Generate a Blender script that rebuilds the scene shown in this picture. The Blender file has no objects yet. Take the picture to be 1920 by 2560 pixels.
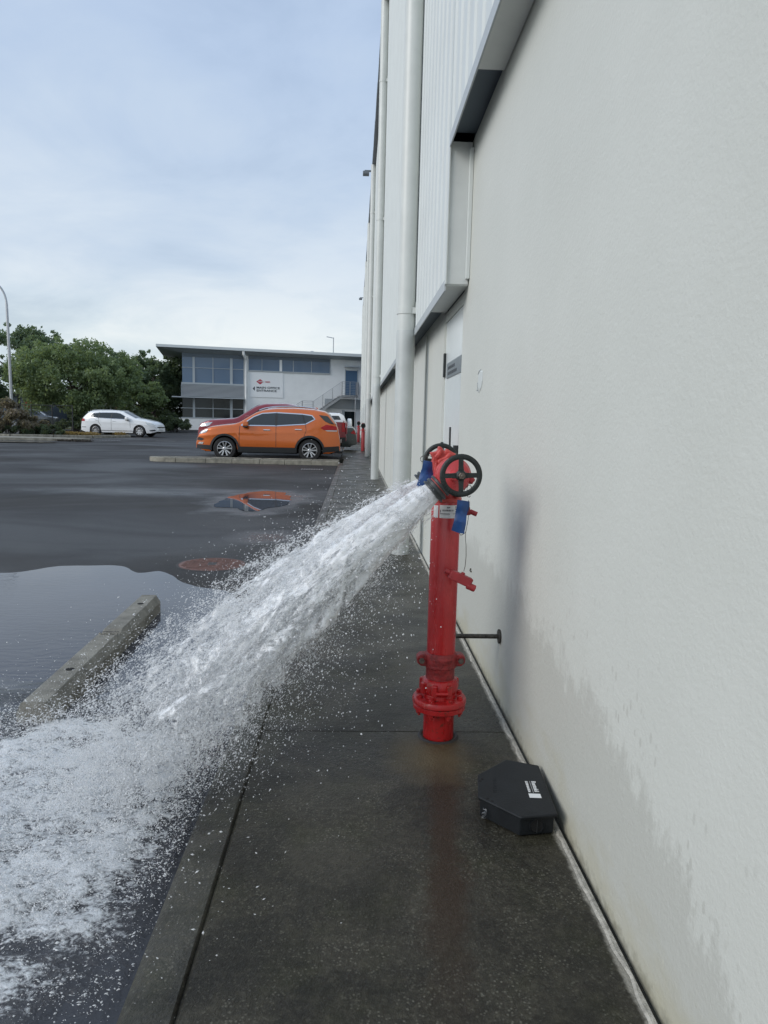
import bpy, math, random
import numpy as np
from mathutils import Vector, Matrix, noise as mn
random.seed(7); RNG = np.random.default_rng(7)
R = math.radians
scene = bpy.context.scene
COL = scene.collection

# ------------------------------------------------------------------ camera
cam_d = bpy.data.cameras.new('camera'); cam = bpy.data.objects.new('camera', cam_d); COL.objects.link(cam)
cam_d.sensor_fit = 'VERTICAL'; cam_d.sensor_height = 24.0; cam_d.lens = 24.0 * 1800.0 / 2560.0
cam_d.clip_start = 0.05; cam_d.clip_end = 900
Rm = Matrix(((0.99891782, -0.01926482, -0.04233271), (-0.03966796, 0.12230954, -0.99169896), (0.0242826, 0.99230502, 0.12141298)))
cam.matrix_world = Matrix.Translation((0, 0, 1.25)) @ Rm.to_4x4()
scene.camera = cam
scene.render.engine = 'CYCLES'
try:
    scene.cycles.transparent_max_bounces = 24; scene.cycles.max_bounces = 12; scene.cycles.diffuse_bounces = 8
    scene.cycles.glossy_bounces = 3; scene.cycles.transmission_bounces = 4
    scene.cycles.use_denoising = True; scene.cycles.sample_clamp_indirect = 6
except Exception: pass
scene.view_settings.view_transform = 'Standard'; scene.view_settings.look = 'None'
scene.view_settings.exposure = 0.14; scene.view_settings.gamma = 1.0
try: scene.view_settings.use_curve_mapping = False
except Exception: pass

# ------------------------------------------------------------------ world: overcast sky
SUN_EL, SUN_AZ = 28, -116      # light comes from the open side, high haze
w = bpy.data.worlds.new('World'); scene.world = w; w.use_nodes = True
nt = w.node_tree; nt.nodes.clear()
def N(t, typ, **kw):
    n = t.nodes.new(typ)
    for k, v in kw.items(): setattr(n, k, v)
    return n
def mathn(t, op, a, b=None, c=None):
    n = N(t, 'ShaderNodeMath', operation=op)
    for i, v in enumerate((a, b, c)):
        if v is None: continue
        if hasattr(v, 'links'): t.links.new(v, n.inputs[i])
        else: n.inputs[i].default_value = v
    return n.outputs[0]
def ramp(t, fac, stops, interp='LINEAR'):
    n = N(t, 'ShaderNodeValToRGB'); n.color_ramp.interpolation = interp
    e = n.color_ramp.elements
    while len(e) < len(stops): e.new(0.5)
    for i, (p, c) in enumerate(stops):
        e[i].position = p; e[i].color = (c, c, c, 1) if isinstance(c, (int, float)) else (*c, 1)
    if fac is not None: t.links.new(fac, n.inputs[0])
    return n.outputs[0]
def mixc(t, fac, a, b, blend='MIX'):
    n = N(t, 'ShaderNodeMix', data_type='RGBA', blend_type=blend)
    for s, v in ((n.inputs[0], fac), (n.inputs[6], a), (n.inputs[7], b)):
        if hasattr(v, 'links'): t.links.new(v, s)
        elif isinstance(v, (tuple, list)): s.default_value = (*v, 1)
        else: s.default_value = v
    return n.outputs[2]
def noise(t, vec, scale, detail=4, rough=0.55, dist=0.0):
    n = N(t, 'ShaderNodeTexNoise'); n.inputs['Scale'].default_value = scale; n.inputs['Detail'].default_value = detail
    n.inputs['Roughness'].default_value = rough; n.inputs['Distortion'].default_value = dist
    if vec is not None: t.links.new(vec, n.inputs['Vector'])
    return n.outputs[0]
def mapping(t, vec, sc=(1, 1, 1), loc=(0, 0, 0), rot=(0, 0, 0)):
    n = N(t, 'ShaderNodeMapping'); n.inputs['Scale'].default_value = sc; n.inputs['Location'].default_value = loc
    n.inputs['Rotation'].default_value = rot; t.links.new(vec, n.inputs['Vector']); return n.outputs[0]
def wpos(t): return N(t, 'ShaderNodeNewGeometry').outputs['Position']
tc = N(nt, 'ShaderNodeTexCoord').outputs['Generated']
sep = N(nt, 'ShaderNodeSeparateXYZ'); nt.links.new(tc, sep.inputs[0])
z = sep.outputs['Z']
zc = mathn(nt, 'MAXIMUM', z, 0.0)
den = mathn(nt, 'ADD', zc, 0.30)
cmb = N(nt, 'ShaderNodeCombineXYZ')
nt.links.new(mathn(nt, 'DIVIDE', sep.outputs['X'], den), cmb.inputs[0]); nt.links.new(mathn(nt, 'DIVIDE', sep.outputs['Y'], den), cmb.inputs[1])
cv = mapping(nt, cmb.outputs[0], (1, 1.25, 1), (3.1, 1.7, 0), (0, 0, 0.35))
big = noise(nt, cv, 0.75, 5, 0.5, 0.3); fine = noise(nt, cv, 2.2, 6, 0.6, 0.4)
cl = mathn(nt, 'ADD', mathn(nt, 'MULTIPLY', big, 0.65), mathn(nt, 'MULTIPLY', fine, 0.35))
upper = ramp(nt, cl, [(0.38, (.375, .49, .68)), (0.5, (.48, .60, .79)), (0.64, (.58, .69, .83))])
lower = ramp(nt, cl, [(0.38, (.52, .62, .70)), (0.5, (.69, .78, .83)), (0.60, (.86, .91, .92))])
hz = ramp(nt, z, [(0.10, 1.0), (0.20, 0.38), (0.42, 0.0)])
skyc = mixc(nt, hz, upper, lower)
nish = N(nt, 'ShaderNodeTexSky', sky_type='NISHITA'); nish.sun_disc = False
nish.sun_elevation = R(SUN_EL); nish.sun_rotation = R(SUN_AZ); nish.dust_density = 3
cloud = mixc(nt, 1.0, skyc, (9.3, 9.3, 9.3), 'MULTIPLY')
final = mixc(nt, 0.06, cloud, nish.outputs[0])
bg = N(nt, 'ShaderNodeBackground'); bg.inputs[1].default_value = 0.104
out = N(nt, 'ShaderNodeOutputWorld'); nt.links.new(final, bg.inputs[0]); nt.links.new(bg.outputs[0], out.inputs[0])
# ------------------------------------------------------------------ sun behind the cloud
sd = bpy.data.lights.new('sun', 'SUN'); sd.energy = 1.6; sd.angle = R(33); sd.color = (1, .975, .94)
so = bpy.data.objects.new('sun', sd); COL.objects.link(so)
d = Vector((math.sin(R(SUN_AZ)) * math.cos(R(SUN_EL)), math.cos(R(SUN_AZ)) * math.cos(R(SUN_EL)), math.sin(R(SUN_EL))))
so.rotation_euler = d.to_track_quat('Z', 'Y').to_euler()

# ------------------------------------------------------------------ materials
def M(name, col, rough=0.5, metal=0.0, var=0.0, vscale=8, bump=0.0, bscale=60, spec=0.5, coat=0.0, rvar=0.0):
    m = bpy.data.materials.new(name); m.use_nodes = True; t = m.node_tree
    b = t.nodes['Principled BSDF']; b.inputs['Roughness'].default_value = rough; b.inputs['Metallic'].default_value = metal
    b.inputs['Specular IOR Level'].default_value = spec; b.inputs['Coat Weight'].default_value = coat; b.inputs['Coat Roughness'].default_value = 0.04
    b.inputs['Base Color'].default_value = (*col, 1)
    p = wpos(t)
    if var:
        f = noise(t, p, vscale, 5, 0.6)
        lo = tuple(c * (1 - var) for c in col); hi = tuple(min(1, c * (1 + var)) for c in col)
        t.links.new(ramp(t, f, [(0.3, lo), (0.7, hi)]), b.inputs['Base Color'])
    if rvar:
        f = noise(t, p, vscale * 1.7, 4, 0.6); t.links.new(ramp(t, f, [(0.3, max(0, rough - rvar)), (0.7, min(1, rough + rvar))]), b.inputs['Roughness'])
    if bump:
        f = noise(t, p, bscale, 4, 0.6); bn = N(t, 'ShaderNodeBump'); bn.inputs['Strength'].default_value = bump; bn.inputs['Distance'].default_value = 0.01
        t.links.new(f, bn.inputs['Height']); t.links.new(bn.outputs[0], b.inputs['Normal'])
    return m
def bumpto(t, b, h, strength, dist):
    bn = N(t, 'ShaderNodeBump'); bn.inputs['Strength'].default_value = strength; bn.inputs['Distance'].default_value = dist
    t.links.new(h, bn.inputs['Height']); t.links.new(bn.outputs[0], b.inputs['Normal'])

WHITE = (.70, .735, .70)
def mat_precast(name='painted_precast', stain=True):
    m = bpy.data.materials.new(name); m.use_nodes = True; t = m.node_tree; b = t.nodes['Principled BSDF']
    p = wpos(t); s = N(t, 'ShaderNodeSeparateXYZ'); t.links.new(p, s.inputs[0]); Y, Z = s.outputs[1], s.outputs[2]
    base = ramp(t, noise(t, p, 1.3, 4, 0.6), [(0.3, (.60, .608, .555)), (0.7, (.645, .652, .60))])
    if stain:
        # height of the wet tide line along the wall (metres), with long runs and single drops
        yn = mathn(t, 'DIVIDE', Y, 6.0)
        tide = ramp(t, yn, [(0.0, .22), (.17, .25), (.21, .36), (.26, .47), (.33, .535), (.42, .56), (.52, .60), (.62, .62), (.75, .64), (.95, .5)])
        st = noise(t, mapping(t, p, (1, 30, 13)), 1.0, 6, 0.75); st2 = noise(t, mapping(t, p, (1, 9, 6), (3, 1, 5)), 1.0, 5, 0.7)
        h = mathn(t, 'ADD', tide, mathn(t, 'ADD', mathn(t, 'MULTIPLY', mathn(t, 'SUBTRACT', st, .5), .48), mathn(t, 'MULTIPLY', mathn(t, 'SUBTRACT', st2, .5), .34)))
        wet = mathn(t, 'MULTIPLY', mathn(t, 'SUBTRACT', h, Z), 14.0)
        wet = ramp(t, wet, [(0.0, 0.0), (1.0, 1.0)])
        dr = N(t, 'ShaderNodeTexVoronoi'); dr.inputs['Scale'].default_value = 1.0; t.links.new(mapping(t, p, (1, 34, 15), (0, .3, .2)), dr.inputs['Vector'])
        dm = ramp(t, dr.outputs['Distance'], [(0.17, 1.0), (0.24, 0.0)])
        near = ramp(t, mathn(t, 'SUBTRACT', Z, tide), [(0.05, 1.0), (0.38, 0.0)])
        dsel = ramp(t, noise(t, mapping(t, p, (1, 5, 5)), 1.0, 2), [(0.40, 0.0), (0.50, 1.0)])
        dm = mathn(t, 'MULTIPLY', dm, mathn(t, 'MULTIPLY', near, dsel))
        wet = mathn(t, 'MAXIMUM', wet, dm)
        base = mixc(t, mathn(t, 'MULTIPLY', wet, 0.55), base, (.50, .50, .45))
        # algae yellowing at the foot
        alg = mathn(t, 'ADD', mathn(t, 'MULTIPLY', mathn(t, 'SUBTRACT', .17, Z), 4.5), mathn(t, 'MULTIPLY', mathn(t, 'SUBTRACT', noise(t, mapping(t, p, (1, 4, 9)), 1, 4, .65), .5), 2.2))
        base = mixc(t, mathn(t, 'MULTIPLY', ramp(t, alg, [(0, 0.0), (1, 1.0)]), 0.55), base, (.44, .40, .25))
        foot = mathn(t, 'ADD', mathn(t, 'MULTIPLY', mathn(t, 'SUBTRACT', .03, Z), 20.0), mathn(t, 'MULTIPLY', mathn(t, 'SUBTRACT', noise(t, p, 26, 4, .65), .5), 2.5))
        base = mixc(t, mathn(t, 'MULTIPLY', ramp(t, foot, [(0, 0.0), (1, 1.0)]), 0.7), base, (.15, .14, .10))
        t.links.new(ramp(t, wet, [(0, 0.62), (1, 0.42)]), b.inputs['Roughness'])
        # pale efflorescence flakes
        ef = noise(t, mapping(t, p, (1, 12, 5)), 1.0, 5, .7)
        efm = mathn(t, 'MULTIPLY', ramp(t, ef, [(0.66, 0.0), (0.70, 1.0)]), ramp(t, Z, [(0.05, 1.0), (0.22, 0.0)]))
        base = mixc(t, efm, base, (.75, .73, .62))
    else: b.inputs['Roughness'].default_value = 0.6
    t.links.new(base, b.inputs['Base Color'])
    h = mathn(t, 'ADD', noise(t, p, 85, 3, .6), mathn(t, 'MULTIPLY', noise(t, mapping(t, p, (1, 25, 45)), 1, 3, .6), .9))
    bumpto(t, b, h, 0.38, 0.003)
    return m
m_wall = mat_precast(); m_wallfar = mat_precast('painted_precast_far', False)
m_clad = M('cladding_paint', (.65, .68, .66), .42, var=.04, vscale=2)
m_flash = M('flashing_grey', (.43, .46, .47), .45, var=.05)
m_soff = M('soffit_panel', (.62, .64, .62), .5, var=.04)
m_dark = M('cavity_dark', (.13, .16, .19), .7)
m_pipe = M('downpipe_paint', (.63, .65, .62), .38, var=.06, vscale=3, bump=.05, bscale=20)
m_sleeve = M('downpipe_sleeve', (.52, .545, .53), .42, var=.12, vscale=2.5)
m_gut = M('gutter_grey', (.16, .18, .20), .5, var=.1)
m_door = M('door_paint', (.76, .80, .79), .22, var=.02)
m_plate = M('grey_sign_plate', (.22, .25, .27), .3, metal=.3, var=.15, vscale=20)
m_black = M('black_plastic', (.009, .011, .013), .5, spec=.3, var=.25, vscale=14, bump=.1, bscale=160)
m_blackpaint = M('black_cast_iron', (.012, .017, .016), .42, bump=.3, bscale=150, var=.3, vscale=40)
m_rubber = M('tyre_rubber', (.014, .014, .015), .75)
m_steel = M('galvanised_steel', (.42, .43, .44), .42, metal=.8, var=.15, vscale=12)
m_rustst = M('rusty_dark_steel', (.07, .065, .055), .55, metal=.4, var=.6, vscale=60, bump=.4, bscale=200)
m_blue = M('blue_vinyl', (.02, .075, .24), .35, var=.2, vscale=30, bump=.2, bscale=40)
m_label = M('white_label', (.78, .79, .78), .35)
m_ink = M('black_ink', (.02, .02, .025), .5)
m_inkgrey = M('charcoal_lettering', (.03, .04, .05), .5)
m_redink = M('red_lettering', (.50, .02, .05), .45)
m_bolt = M('grubby_bolt', (.16, .13, .11), .5, metal=.6, var=.4, vscale=90)
def mat_red():
    m = bpy.data.materials.new('red_enamel'); m.use_nodes = True; t = m.node_tree; b = t.nodes['Principled BSDF']; p = wpos(t)
    c = ramp(t, noise(t, p, 6, 5, .6), [(0.3, (.40, .012, .014)), (0.7, (.52, .022, .022))])
    s = N(t, 'ShaderNodeSeparateXYZ'); t.links.new(p, s.inputs[0])
    # sun-faded chalky paint towards the head
    fade = mathn(t, 'ADD', s.outputs[2], mathn(t, 'MULTIPLY', mathn(t, 'SUBTRACT', noise(t, mapping(t, p, (14, 14, 2)), 1, 4, .6), .5), .5))
    c = mixc(t, ramp(t, fade, [(0.45, 0.0), (1.0, .42)]), c, (.60, .12, .13))
    g = ramp(t, noise(t, p, 45, 5, .7), [(0.56, 0.0), (0.68, 1.0)])
    low = ramp(t, s.outputs[2], [(0.30, 1.0), (0.42, 0.12)])
    c = mixc(t, mathn(t, 'MULTIPLY', g, mathn(t, 'MULTIPLY', low, .8)), c, (.10, .035, .02))
    chip = ramp(t, noise(t, p, 110, 4, .75), [(0.69, 0.0), (0.71, 1.0)]); c = mixc(t, mathn(t, 'MULTIPLY', chip, .85), c, (.05, .03, .022))
    scr = ramp(t, noise(t, mapping(t, p, (60, 60, 9)), 1, 4, .7), [(0.67, 0.0), (0.70, 1.0)]); c = mixc(t, mathn(t, 'MULTIPLY', scr, .35), c, (.62, .25, .22))
    t.links.new(c, b.inputs['Base Color'])
    t.links.new(ramp(t, noise(t, mapping(t, p, (30, 30, 4)), 1, 3), [(0.35, .18), (0.65, .42)]), b.inputs['Roughness'])
    bumpto(t, b, noise(t, p, 60, 4, .6), .25, .003)
    return m
m_red = mat_red()
m_redfade = M('faded_red_casting', (.52, .07, .06), .38, var=.25, vscale=40, bump=.5, bscale=70)
m_reddull = M('dull_red_coupling', (.27, .022, .022), .5, var=.45, vscale=50, bump=.5, bscale=90)
m_redcap = M('dull_red_cap', (.34, .03, .035), .5, var=.2, vscale=25)

def mat_asphalt():
    m = bpy.data.materials.new('wet_asphalt'); m.use_nodes = True; t = m.node_tree; b = t.nodes['Principled BSDF']; p = wpos(t)
    f = noise(t, p, 0.55, 5, .6, .6); g = noise(t, p, 190, 3, .7)
    c = mixc(t, g, ramp(t, f, [(0.32, (.024, .022, .021)), (0.5, (.037, .034, .032)), (0.7, (.060, .056, .052))]), (.075, .075, .08), 'SOFT_LIGHT')
    g2 = noise(t, p, 75, 4, .8); dots = ramp(t, g2, [(0.56, 0.0), (0.68, 1.0)]); c = mixc(t, mathn(t, 'MULTIPLY', dots, .45), c, (.16, .155, .15))
    t.links.new(c, b.inputs['Base Color'])
    r = mathn(t, 'ADD', ramp(t, noise(t, mapping(t, p, (.7, 1, 1), (9, 2, 0)), 0.35, 4, .55, .6), [(0.34, .42), (0.5, .58), (0.66, .78)]), mathn(t, 'MULTIPLY', g, .06))
    s_ = N(t, 'ShaderNodeSeparateXYZ'); t.links.new(p, s_.inputs[0])
    def ell(cx_, cy_, ax, ay, lo, hi):
        dx = mathn(t, 'DIVIDE', mathn(t, 'SUBTRACT', s_.outputs[0], cx_), ax); dy = mathn(t, 'DIVIDE', mathn(t, 'SUBTRACT', s_.outputs[1], cy_), ay)
        q = mathn(t, 'SQRT', mathn(t, 'ADD', mathn(t, 'MULTIPLY', dx, dx), mathn(t, 'MULTIPLY', dy, dy)))
        q = mathn(t, 'ADD', q, mathn(t, 'MULTIPLY', mathn(t, 'SUBTRACT', noise(t, p, 1.6, 4, .6), .5), .9)); return ramp(t, q, [(lo, 1.0), (hi, 0.0)])
    film = mathn(t, 'MAXIMUM', ell(-1.6, 12.1, 1.0, 2.3, .72, .98), mathn(t, 'MAXIMUM', ell(-3.6, 13.4, 2.6, 1.2, .3, 1.0), ell(-1.0, 8.3, .5, .6, .3, 1.0)))
    r = mathn(t, 'SUBTRACT', r, mathn(t, 'MULTIPLY', film, .30))
    t.links.new(r, b.inputs['Roughness']); b.inputs['Specular IOR Level'].default_value = .36
    bumpto(t, b, mathn(t, 'ADD', g, mathn(t, 'MULTIPLY', noise(t, p, 70, 3), .7)), .6, .006)
    return m
m_asph = mat_asphalt()
def mat_path(name='wet_concrete', kerb=False):
    m = bpy.data.materials.new(name); m.use_nodes = True; t = m.node_tree; b = t.nodes['Principled BSDF']; p = wpos(t)
    s = N(t, 'ShaderNodeSeparateXYZ'); t.links.new(p, s.inputs[0]); X, Y = s.outputs[0], s.outputs[1]
    f = noise(t, p, 1.6, 5, .6, .4)
    if kerb: c = ramp(t, f, [(0.3, (.035, .035, .030)), (0.7, (.07, .067, .056))])
    else: c = ramp(t, f, [(0.3, (.017, .0152, .0105)), (0.5, (.033, .0295, .021)), (0.72, (.070, .062, .044))])
    g = noise(t, p, 120, 4, .7); c = mixc(t, mathn(t, 'MULTIPLY', ramp(t, g, [(0.50, 0.0), (0.70, 1.0)]), .42), c, (.10, .10, .08))
    gr = noise(t, p, 4.5, 4, .65); c = mixc(t, mathn(t, 'MULTIPLY', ramp(t, gr, [(0.5, 0.0), (0.66, 1.0)]), .35), c, (.035, .038, .012))
    v = N(t, 'ShaderNodeTexVoronoi'); v.inputs['Scale'].default_value = 95; t.links.new(p, v.inputs['Vector'])
    sel = ramp(t, noise(t, p, 6, 3), [(0.36, 0.1), (0.6, 1.0)])
    c = mixc(t, mathn(t, 'MULTIPLY', ramp(t, v.outputs['Distance'], [(0.20, 1.0), (0.32, 0.0)]), mathn(t, 'MULTIPLY', sel, .38)), c, (.30, .29, .23))
    mot = noise(t, p, 38, 4, .75); c = mixc(t, mathn(t, 'MULTIPLY', ramp(t, mot, [(0.46, 0.0), (0.66, 1.0)]), .55), c, (.085, .078, .056))
    dk = noise(t, p, 2.6, 5, .7, .5); c = mixc(t, mathn(t, 'MULTIPLY', ramp(t, dk, [(0.46, 0.0), (0.60, 1.0)]), .55), c, (.008, .0075, .006))
    if not kerb:
        wob = mathn(t, 'MULTIPLY', mathn(t, 'SUBTRACT', noise(t, p, 7, 5, .65), .5), .16)
        # rust run from the hydrant foot towards the viewer
        cx_ = mathn(t, 'ADD', mathn(t, 'MULTIPLY', Y, .11), .075)
        dist = mathn(t, 'ABSOLUTE', mathn(t, 'SUBTRACT', mathn(t, 'ADD', X, wob), cx_))
        wd = ramp(t, dist, [(0.025, 1.0), (0.075, 0.0)]); ln = ramp(t, mathn(t, 'DIVIDE', mathn(t, 'SUBTRACT', Y, 1.3), 1.5), [(0.0, 0.0), (0.3, .8), (0.80, 1.0), (0.97, .6)])
        c = mixc(t, mathn(t, 'MULTIPLY', mathn(t, 'MULTIPLY', wd, ln), .93), c, (.032, .0155, .006))
        # tan silt around the foot
        dx = mathn(t, 'SUBTRACT', X, .31); dy = mathn(t, 'SUBTRACT', Y, 2.62)
        rr = mathn(t, 'SQRT', mathn(t, 'ADD', mathn(t, 'MULTIPLY', dx, dx), mathn(t, 'MULTIPLY', mathn(t, 'MULTIPLY', dy, dy), .55)))
        rr = mathn(t, 'ADD', rr, wob)
        c = mixc(t, mathn(t, 'MULTIPLY', ramp(t, rr, [(0.02, 1.0), (0.20, 0.0)]), .75), c, (.17, .13, .07))
        # pale dry mortar edge
        ed = mathn(t, 'ADD', X, mathn(t, 'MULTIPLY', mathn(t, 'SUBTRACT', noise(t, p, 18, 5, .7), .5), .035))
        c = mixc(t, ramp(t, ed, [(0.636, 0.0), (0.646, .85)]), c, (.36, .34, .29))
    t.links.new(c, b.inputs['Base Color'])
    t.links.new(mathn(t, 'ADD', ramp(t, noise(t, p, 2.2, 5, .6), [(0.34, .20), (0.5, .34), (0.7, .52)]), mathn(t, 'MULTIPLY', g, .1)), b.inputs['Roughness'])
    b.inputs['Specular IOR Level'].default_value = .27
    bumpto(t, b, mathn(t, 'ADD', g, noise(t, p, 45, 3)), .8, .006)
    return m
m_path = mat_path(); m_kerb = mat_path('kerb_concrete', True)
m_fillet = M('pale_mortar', (.40, .38, .33), .8, var=.35, vscale=30, bump=.8, bscale=90)
m_conc = M('weathered_concrete', (.23, .22, .19), .75, var=.35, vscale=9, bump=.7, bscale=110)
m_kerbdry = M('kerb_pale_concrete', (.26, .245, .20), .75, var=.4, vscale=5, bump=.5, bscale=50)
m_dirt = M('packed_dirt', (.06, .055, .045), .8, var=.4, vscale=6, bump=.5, bscale=40)
m_mhole = M('rusted_iron_cover', (.16, .085, .07), .6, var=.4, vscale=14, bump=.3, bscale=150)
m_mholedark = M('dark_iron_frame', (.035, .03, .028), .6)
def mat_puddle(ripple=.11, scale=11, name='puddle_water'):
    m = bpy.data.materials.new(name); m.use_nodes = True; t = m.node_tree; b = t.nodes['Principled BSDF']; p = wpos(t)
    t.links.new(ramp(t, noise(t, p, 1.2, 4), [(0.3, (.048, .050, .062)), (0.7, (.068, .071, .088))]), b.inputs['Base Color'])  # bluish base raised to carry some of the sky reflection
    b.inputs['Roughness'].default_value = .015; b.inputs['IOR'].default_value = 1.36 if ripple else 1.6
    if ripple:
        s = N(t, 'ShaderNodeSeparateXYZ'); t.links.new(p, s.inputs[0])
        wv = N(t, 'ShaderNodeTexWave', wave_type='RINGS'); wv.inputs['Scale'].default_value = 4.2; wv.inputs['Distortion'].default_value = 9
        wv.inputs['Detail'].default_value = 3; wv.inputs['Detail Scale'].default_value = 1.6
        t.links.new(mapping(t, p, (1, 1, 0), (1.1, -2.7, 0)), wv.inputs['Vector'])
        h = mathn(t, 'ADD', noise(t, p, scale, 3, .6), mathn(t, 'MULTIPLY', wv.outputs['Fac'], .28))
        near = ramp(t, mathn(t, 'DIVIDE', s.outputs[1], 8.0), [(.3, 1.0), (.55, .42), (.85, .16)])
        bumpto(t, b, mathn(t, 'MULTIPLY', h, near), ripple, .02)
    return m
m_puddle = mat_puddle(); m_still = mat_puddle(0, name='still_puddle_water')
def mat_white_water(name, alpha_tex=False):
    m = bpy.data.materials.new(name); m.use_nodes = True; t = m.node_tree; t.nodes.clear()
    o = N(t, 'ShaderNodeOutputMaterial'); di = N(t, 'ShaderNodeBsdfDiffuse'); tr = N(t, 'ShaderNodeBsdfTranslucent'); gl = N(t, 'ShaderNodeBsdfGlossy')
    for n in (di, tr): n.inputs[0].default_value = (.96, .97, .98, 1)
    gl.inputs['Roughness'].default_value = .3
    mx = N(t, 'ShaderNodeMixShader'); mx.inputs[0].default_value = .22; t.links.new(di.outputs[0], mx.inputs[1]); t.links.new(tr.outputs[0], mx.inputs[2])
    m2 = N(t, 'ShaderNodeMixShader'); m2.inputs[0].default_value = .05; t.links.new(mx.outputs[0], m2.inputs[1]); t.links.new(gl.outputs[0], m2.inputs[2])
    if not alpha_tex:
        tp = N(t, 'ShaderNodeBsdfTransparent'); m3 = N(t, 'ShaderNodeMixShader'); m3.inputs[0].default_value = .76
        t.links.new(tp.outputs[0], m3.inputs[1]); t.links.new(m2.outputs[0], m3.inputs[2]); t.links.new(m3.outputs[0], o.inputs[0]); return m
    uv = N(t, 'ShaderNodeUVMap', uv_map='flow').outputs[0]; s = N(t, 'ShaderNodeSeparateXYZ'); t.links.new(uv, s.inputs[0])
    n1 = noise(t, mapping(t, uv, (15, 30, 1)), 1, 6, .7, .8); n2 = noise(t, mapping(t, uv, (60, 90, 1), (3, 7, 0)), 1, 5, .75, .6)
    nn = mathn(t, 'ADD', mathn(t, 'MULTIPLY', n1, .6), mathn(t, 'MULTIPLY', n2, .4))
    thr = ramp(t, s.outputs[0], [(0.0, .10), (0.12, .33), (0.35, .45), (0.6, .50), (0.85, .56), (0.97, .75)])
    a = mathn(t, 'MULTIPLY', mathn(t, 'SUBTRACT', nn, thr), 11.0)
    a = mathn(t, 'MINIMUM', mathn(t, 'MAXIMUM', a, 0.0), 1.0)
    tp = N(t, 'ShaderNodeBsdfTransparent'); m3 = N(t, 'ShaderNodeMixShader'); t.links.new(a, m3.inputs[0])
    t.links.new(tp.outputs[0], m3.inputs[1]); t.links.new(m2.outputs[0], m3.inputs[2]); t.links.new(m3.outputs[0], o.inputs[0])
    bn = N(t, 'ShaderNodeBump'); bn.inputs['Strength'].default_value = .5; bn.inputs['Distance'].default_value = .012; t.links.new(nn, bn.inputs['Height'])
    for n in (di, tr, gl): t.links.new(bn.outputs[0], n.inputs['Normal'])
    return m
m_drop = mat_white_water('aerated_droplets'); m_jet = mat_white_water('aerated_jet', True)
def mat_foam():
    m = bpy.data.materials.new('churning_foam_water'); m.use_nodes = True; t = m.node_tree; t.nodes.clear(); o = N(t, 'ShaderNodeOutputMaterial')
    p = wpos(t); wet = N(t, 'ShaderNodeBsdfPrincipled'); wet.inputs['Base Color'].default_value = (.042, .045, .055, 1); wet.inputs['Roughness'].default_value = .04
    fo = N(t, 'ShaderNodeBsdfPrincipled'); fo.inputs['Base Color'].default_value = (.86, .89, .92, 1); fo.inputs['Roughness'].default_value = .4
    at = N(t, 'ShaderNodeAttribute', attribute_name='foam').outputs['Fac']
    n1 = noise(t, mapping(t, p, (1, 1.6, 1)), 16, 6, .7, .8); n2 = noise(t, p, 60, 5, .7, .5)
    nn = mathn(t, 'ADD', mathn(t, 'MULTIPLY', n1, .55), mathn(t, 'MULTIPLY', n2, .45))
    a = mathn(t, 'MULTIPLY', mathn(t, 'SUBTRACT', mathn(t, 'ADD', nn, mathn(t, 'MULTIPLY', at, .34)), .70), 7.0)
    a = mathn(t, 'MINIMUM', mathn(t, 'MAXIMUM', a, 0.0), .93)
    bn = N(t, 'ShaderNodeBump'); bn.inputs['Strength'].default_value = .8; bn.inputs['Distance'].default_value = .03; t.links.new(mathn(t, 'MULTIPLY', nn, mathn(t, 'ADD', mathn(t, 'MULTIPLY', at, 1.6), .04)), bn.inputs['Height'])
    t.links.new(bn.outputs[0], wet.inputs['Normal']); t.links.new(bn.outputs[0], fo.inputs['Normal'])
    mx = N(t, 'ShaderNodeMixShader'); t.links.new(a, mx.inputs[0]); t.links.new(wet.outputs[0], mx.inputs[1]); t.links.new(fo.outputs[0], mx.inputs[2])
    t.links.new(mx.outputs[0], o.inputs[0]); return m
m_foam = mat_foam()
def paint(name, col, metal=.25, rough=.3): return M(name, col, rough, metal, coat=1.0, var=.04, vscale=2)
m_glass = M('tinted_glass', (.02, .026, .028), .06, spec=.8)
m_winsky = M('sky_reflection_glass', (.085, .15, .24), .07, spec=.8)  # blue base colour stands in for reflected sky
m_windark = M('ground_floor_glass', (.012, .018, .018), .06, spec=.5)
m_chrome = M('bright_trim', (.75, .75, .76), .16, metal=1)
m_alloy = M('alloy_rim', (.55, .55, .56), .3, metal=.9)
m_lamp = M('headlamp_lens', (.55, .58, .60), .12, metal=.5)
m_tail = M('tail_lamp_red', (.38, .006, .012), .15)
m_trim = M('dark_trim', (.022, .024, .026), .55)
m_under = M('underbody_black', (.006, .006, .006), .9)
m_officewall = M('office_white_render', (.88, .89, .87), .65, var=.05, vscale=1.2)
m_eave = M('fascia_grey', (.36, .39, .40), .5)
m_roofw = M('roof_edge_pale', (.62, .66, .66), .5)
m_mull = M('pale_mullion', (.42, .46, .48), .45)
m_span = M('blue_grey_spandrel', (.10, .135, .17), .4)
m_corr = M('silver_corrugated', (.42, .44, .46), .4, metal=.3)
m_bark = M('bark', (.06, .05, .04), .85, var=.4, vscale=8, bump=.6, bscale=20)
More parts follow.
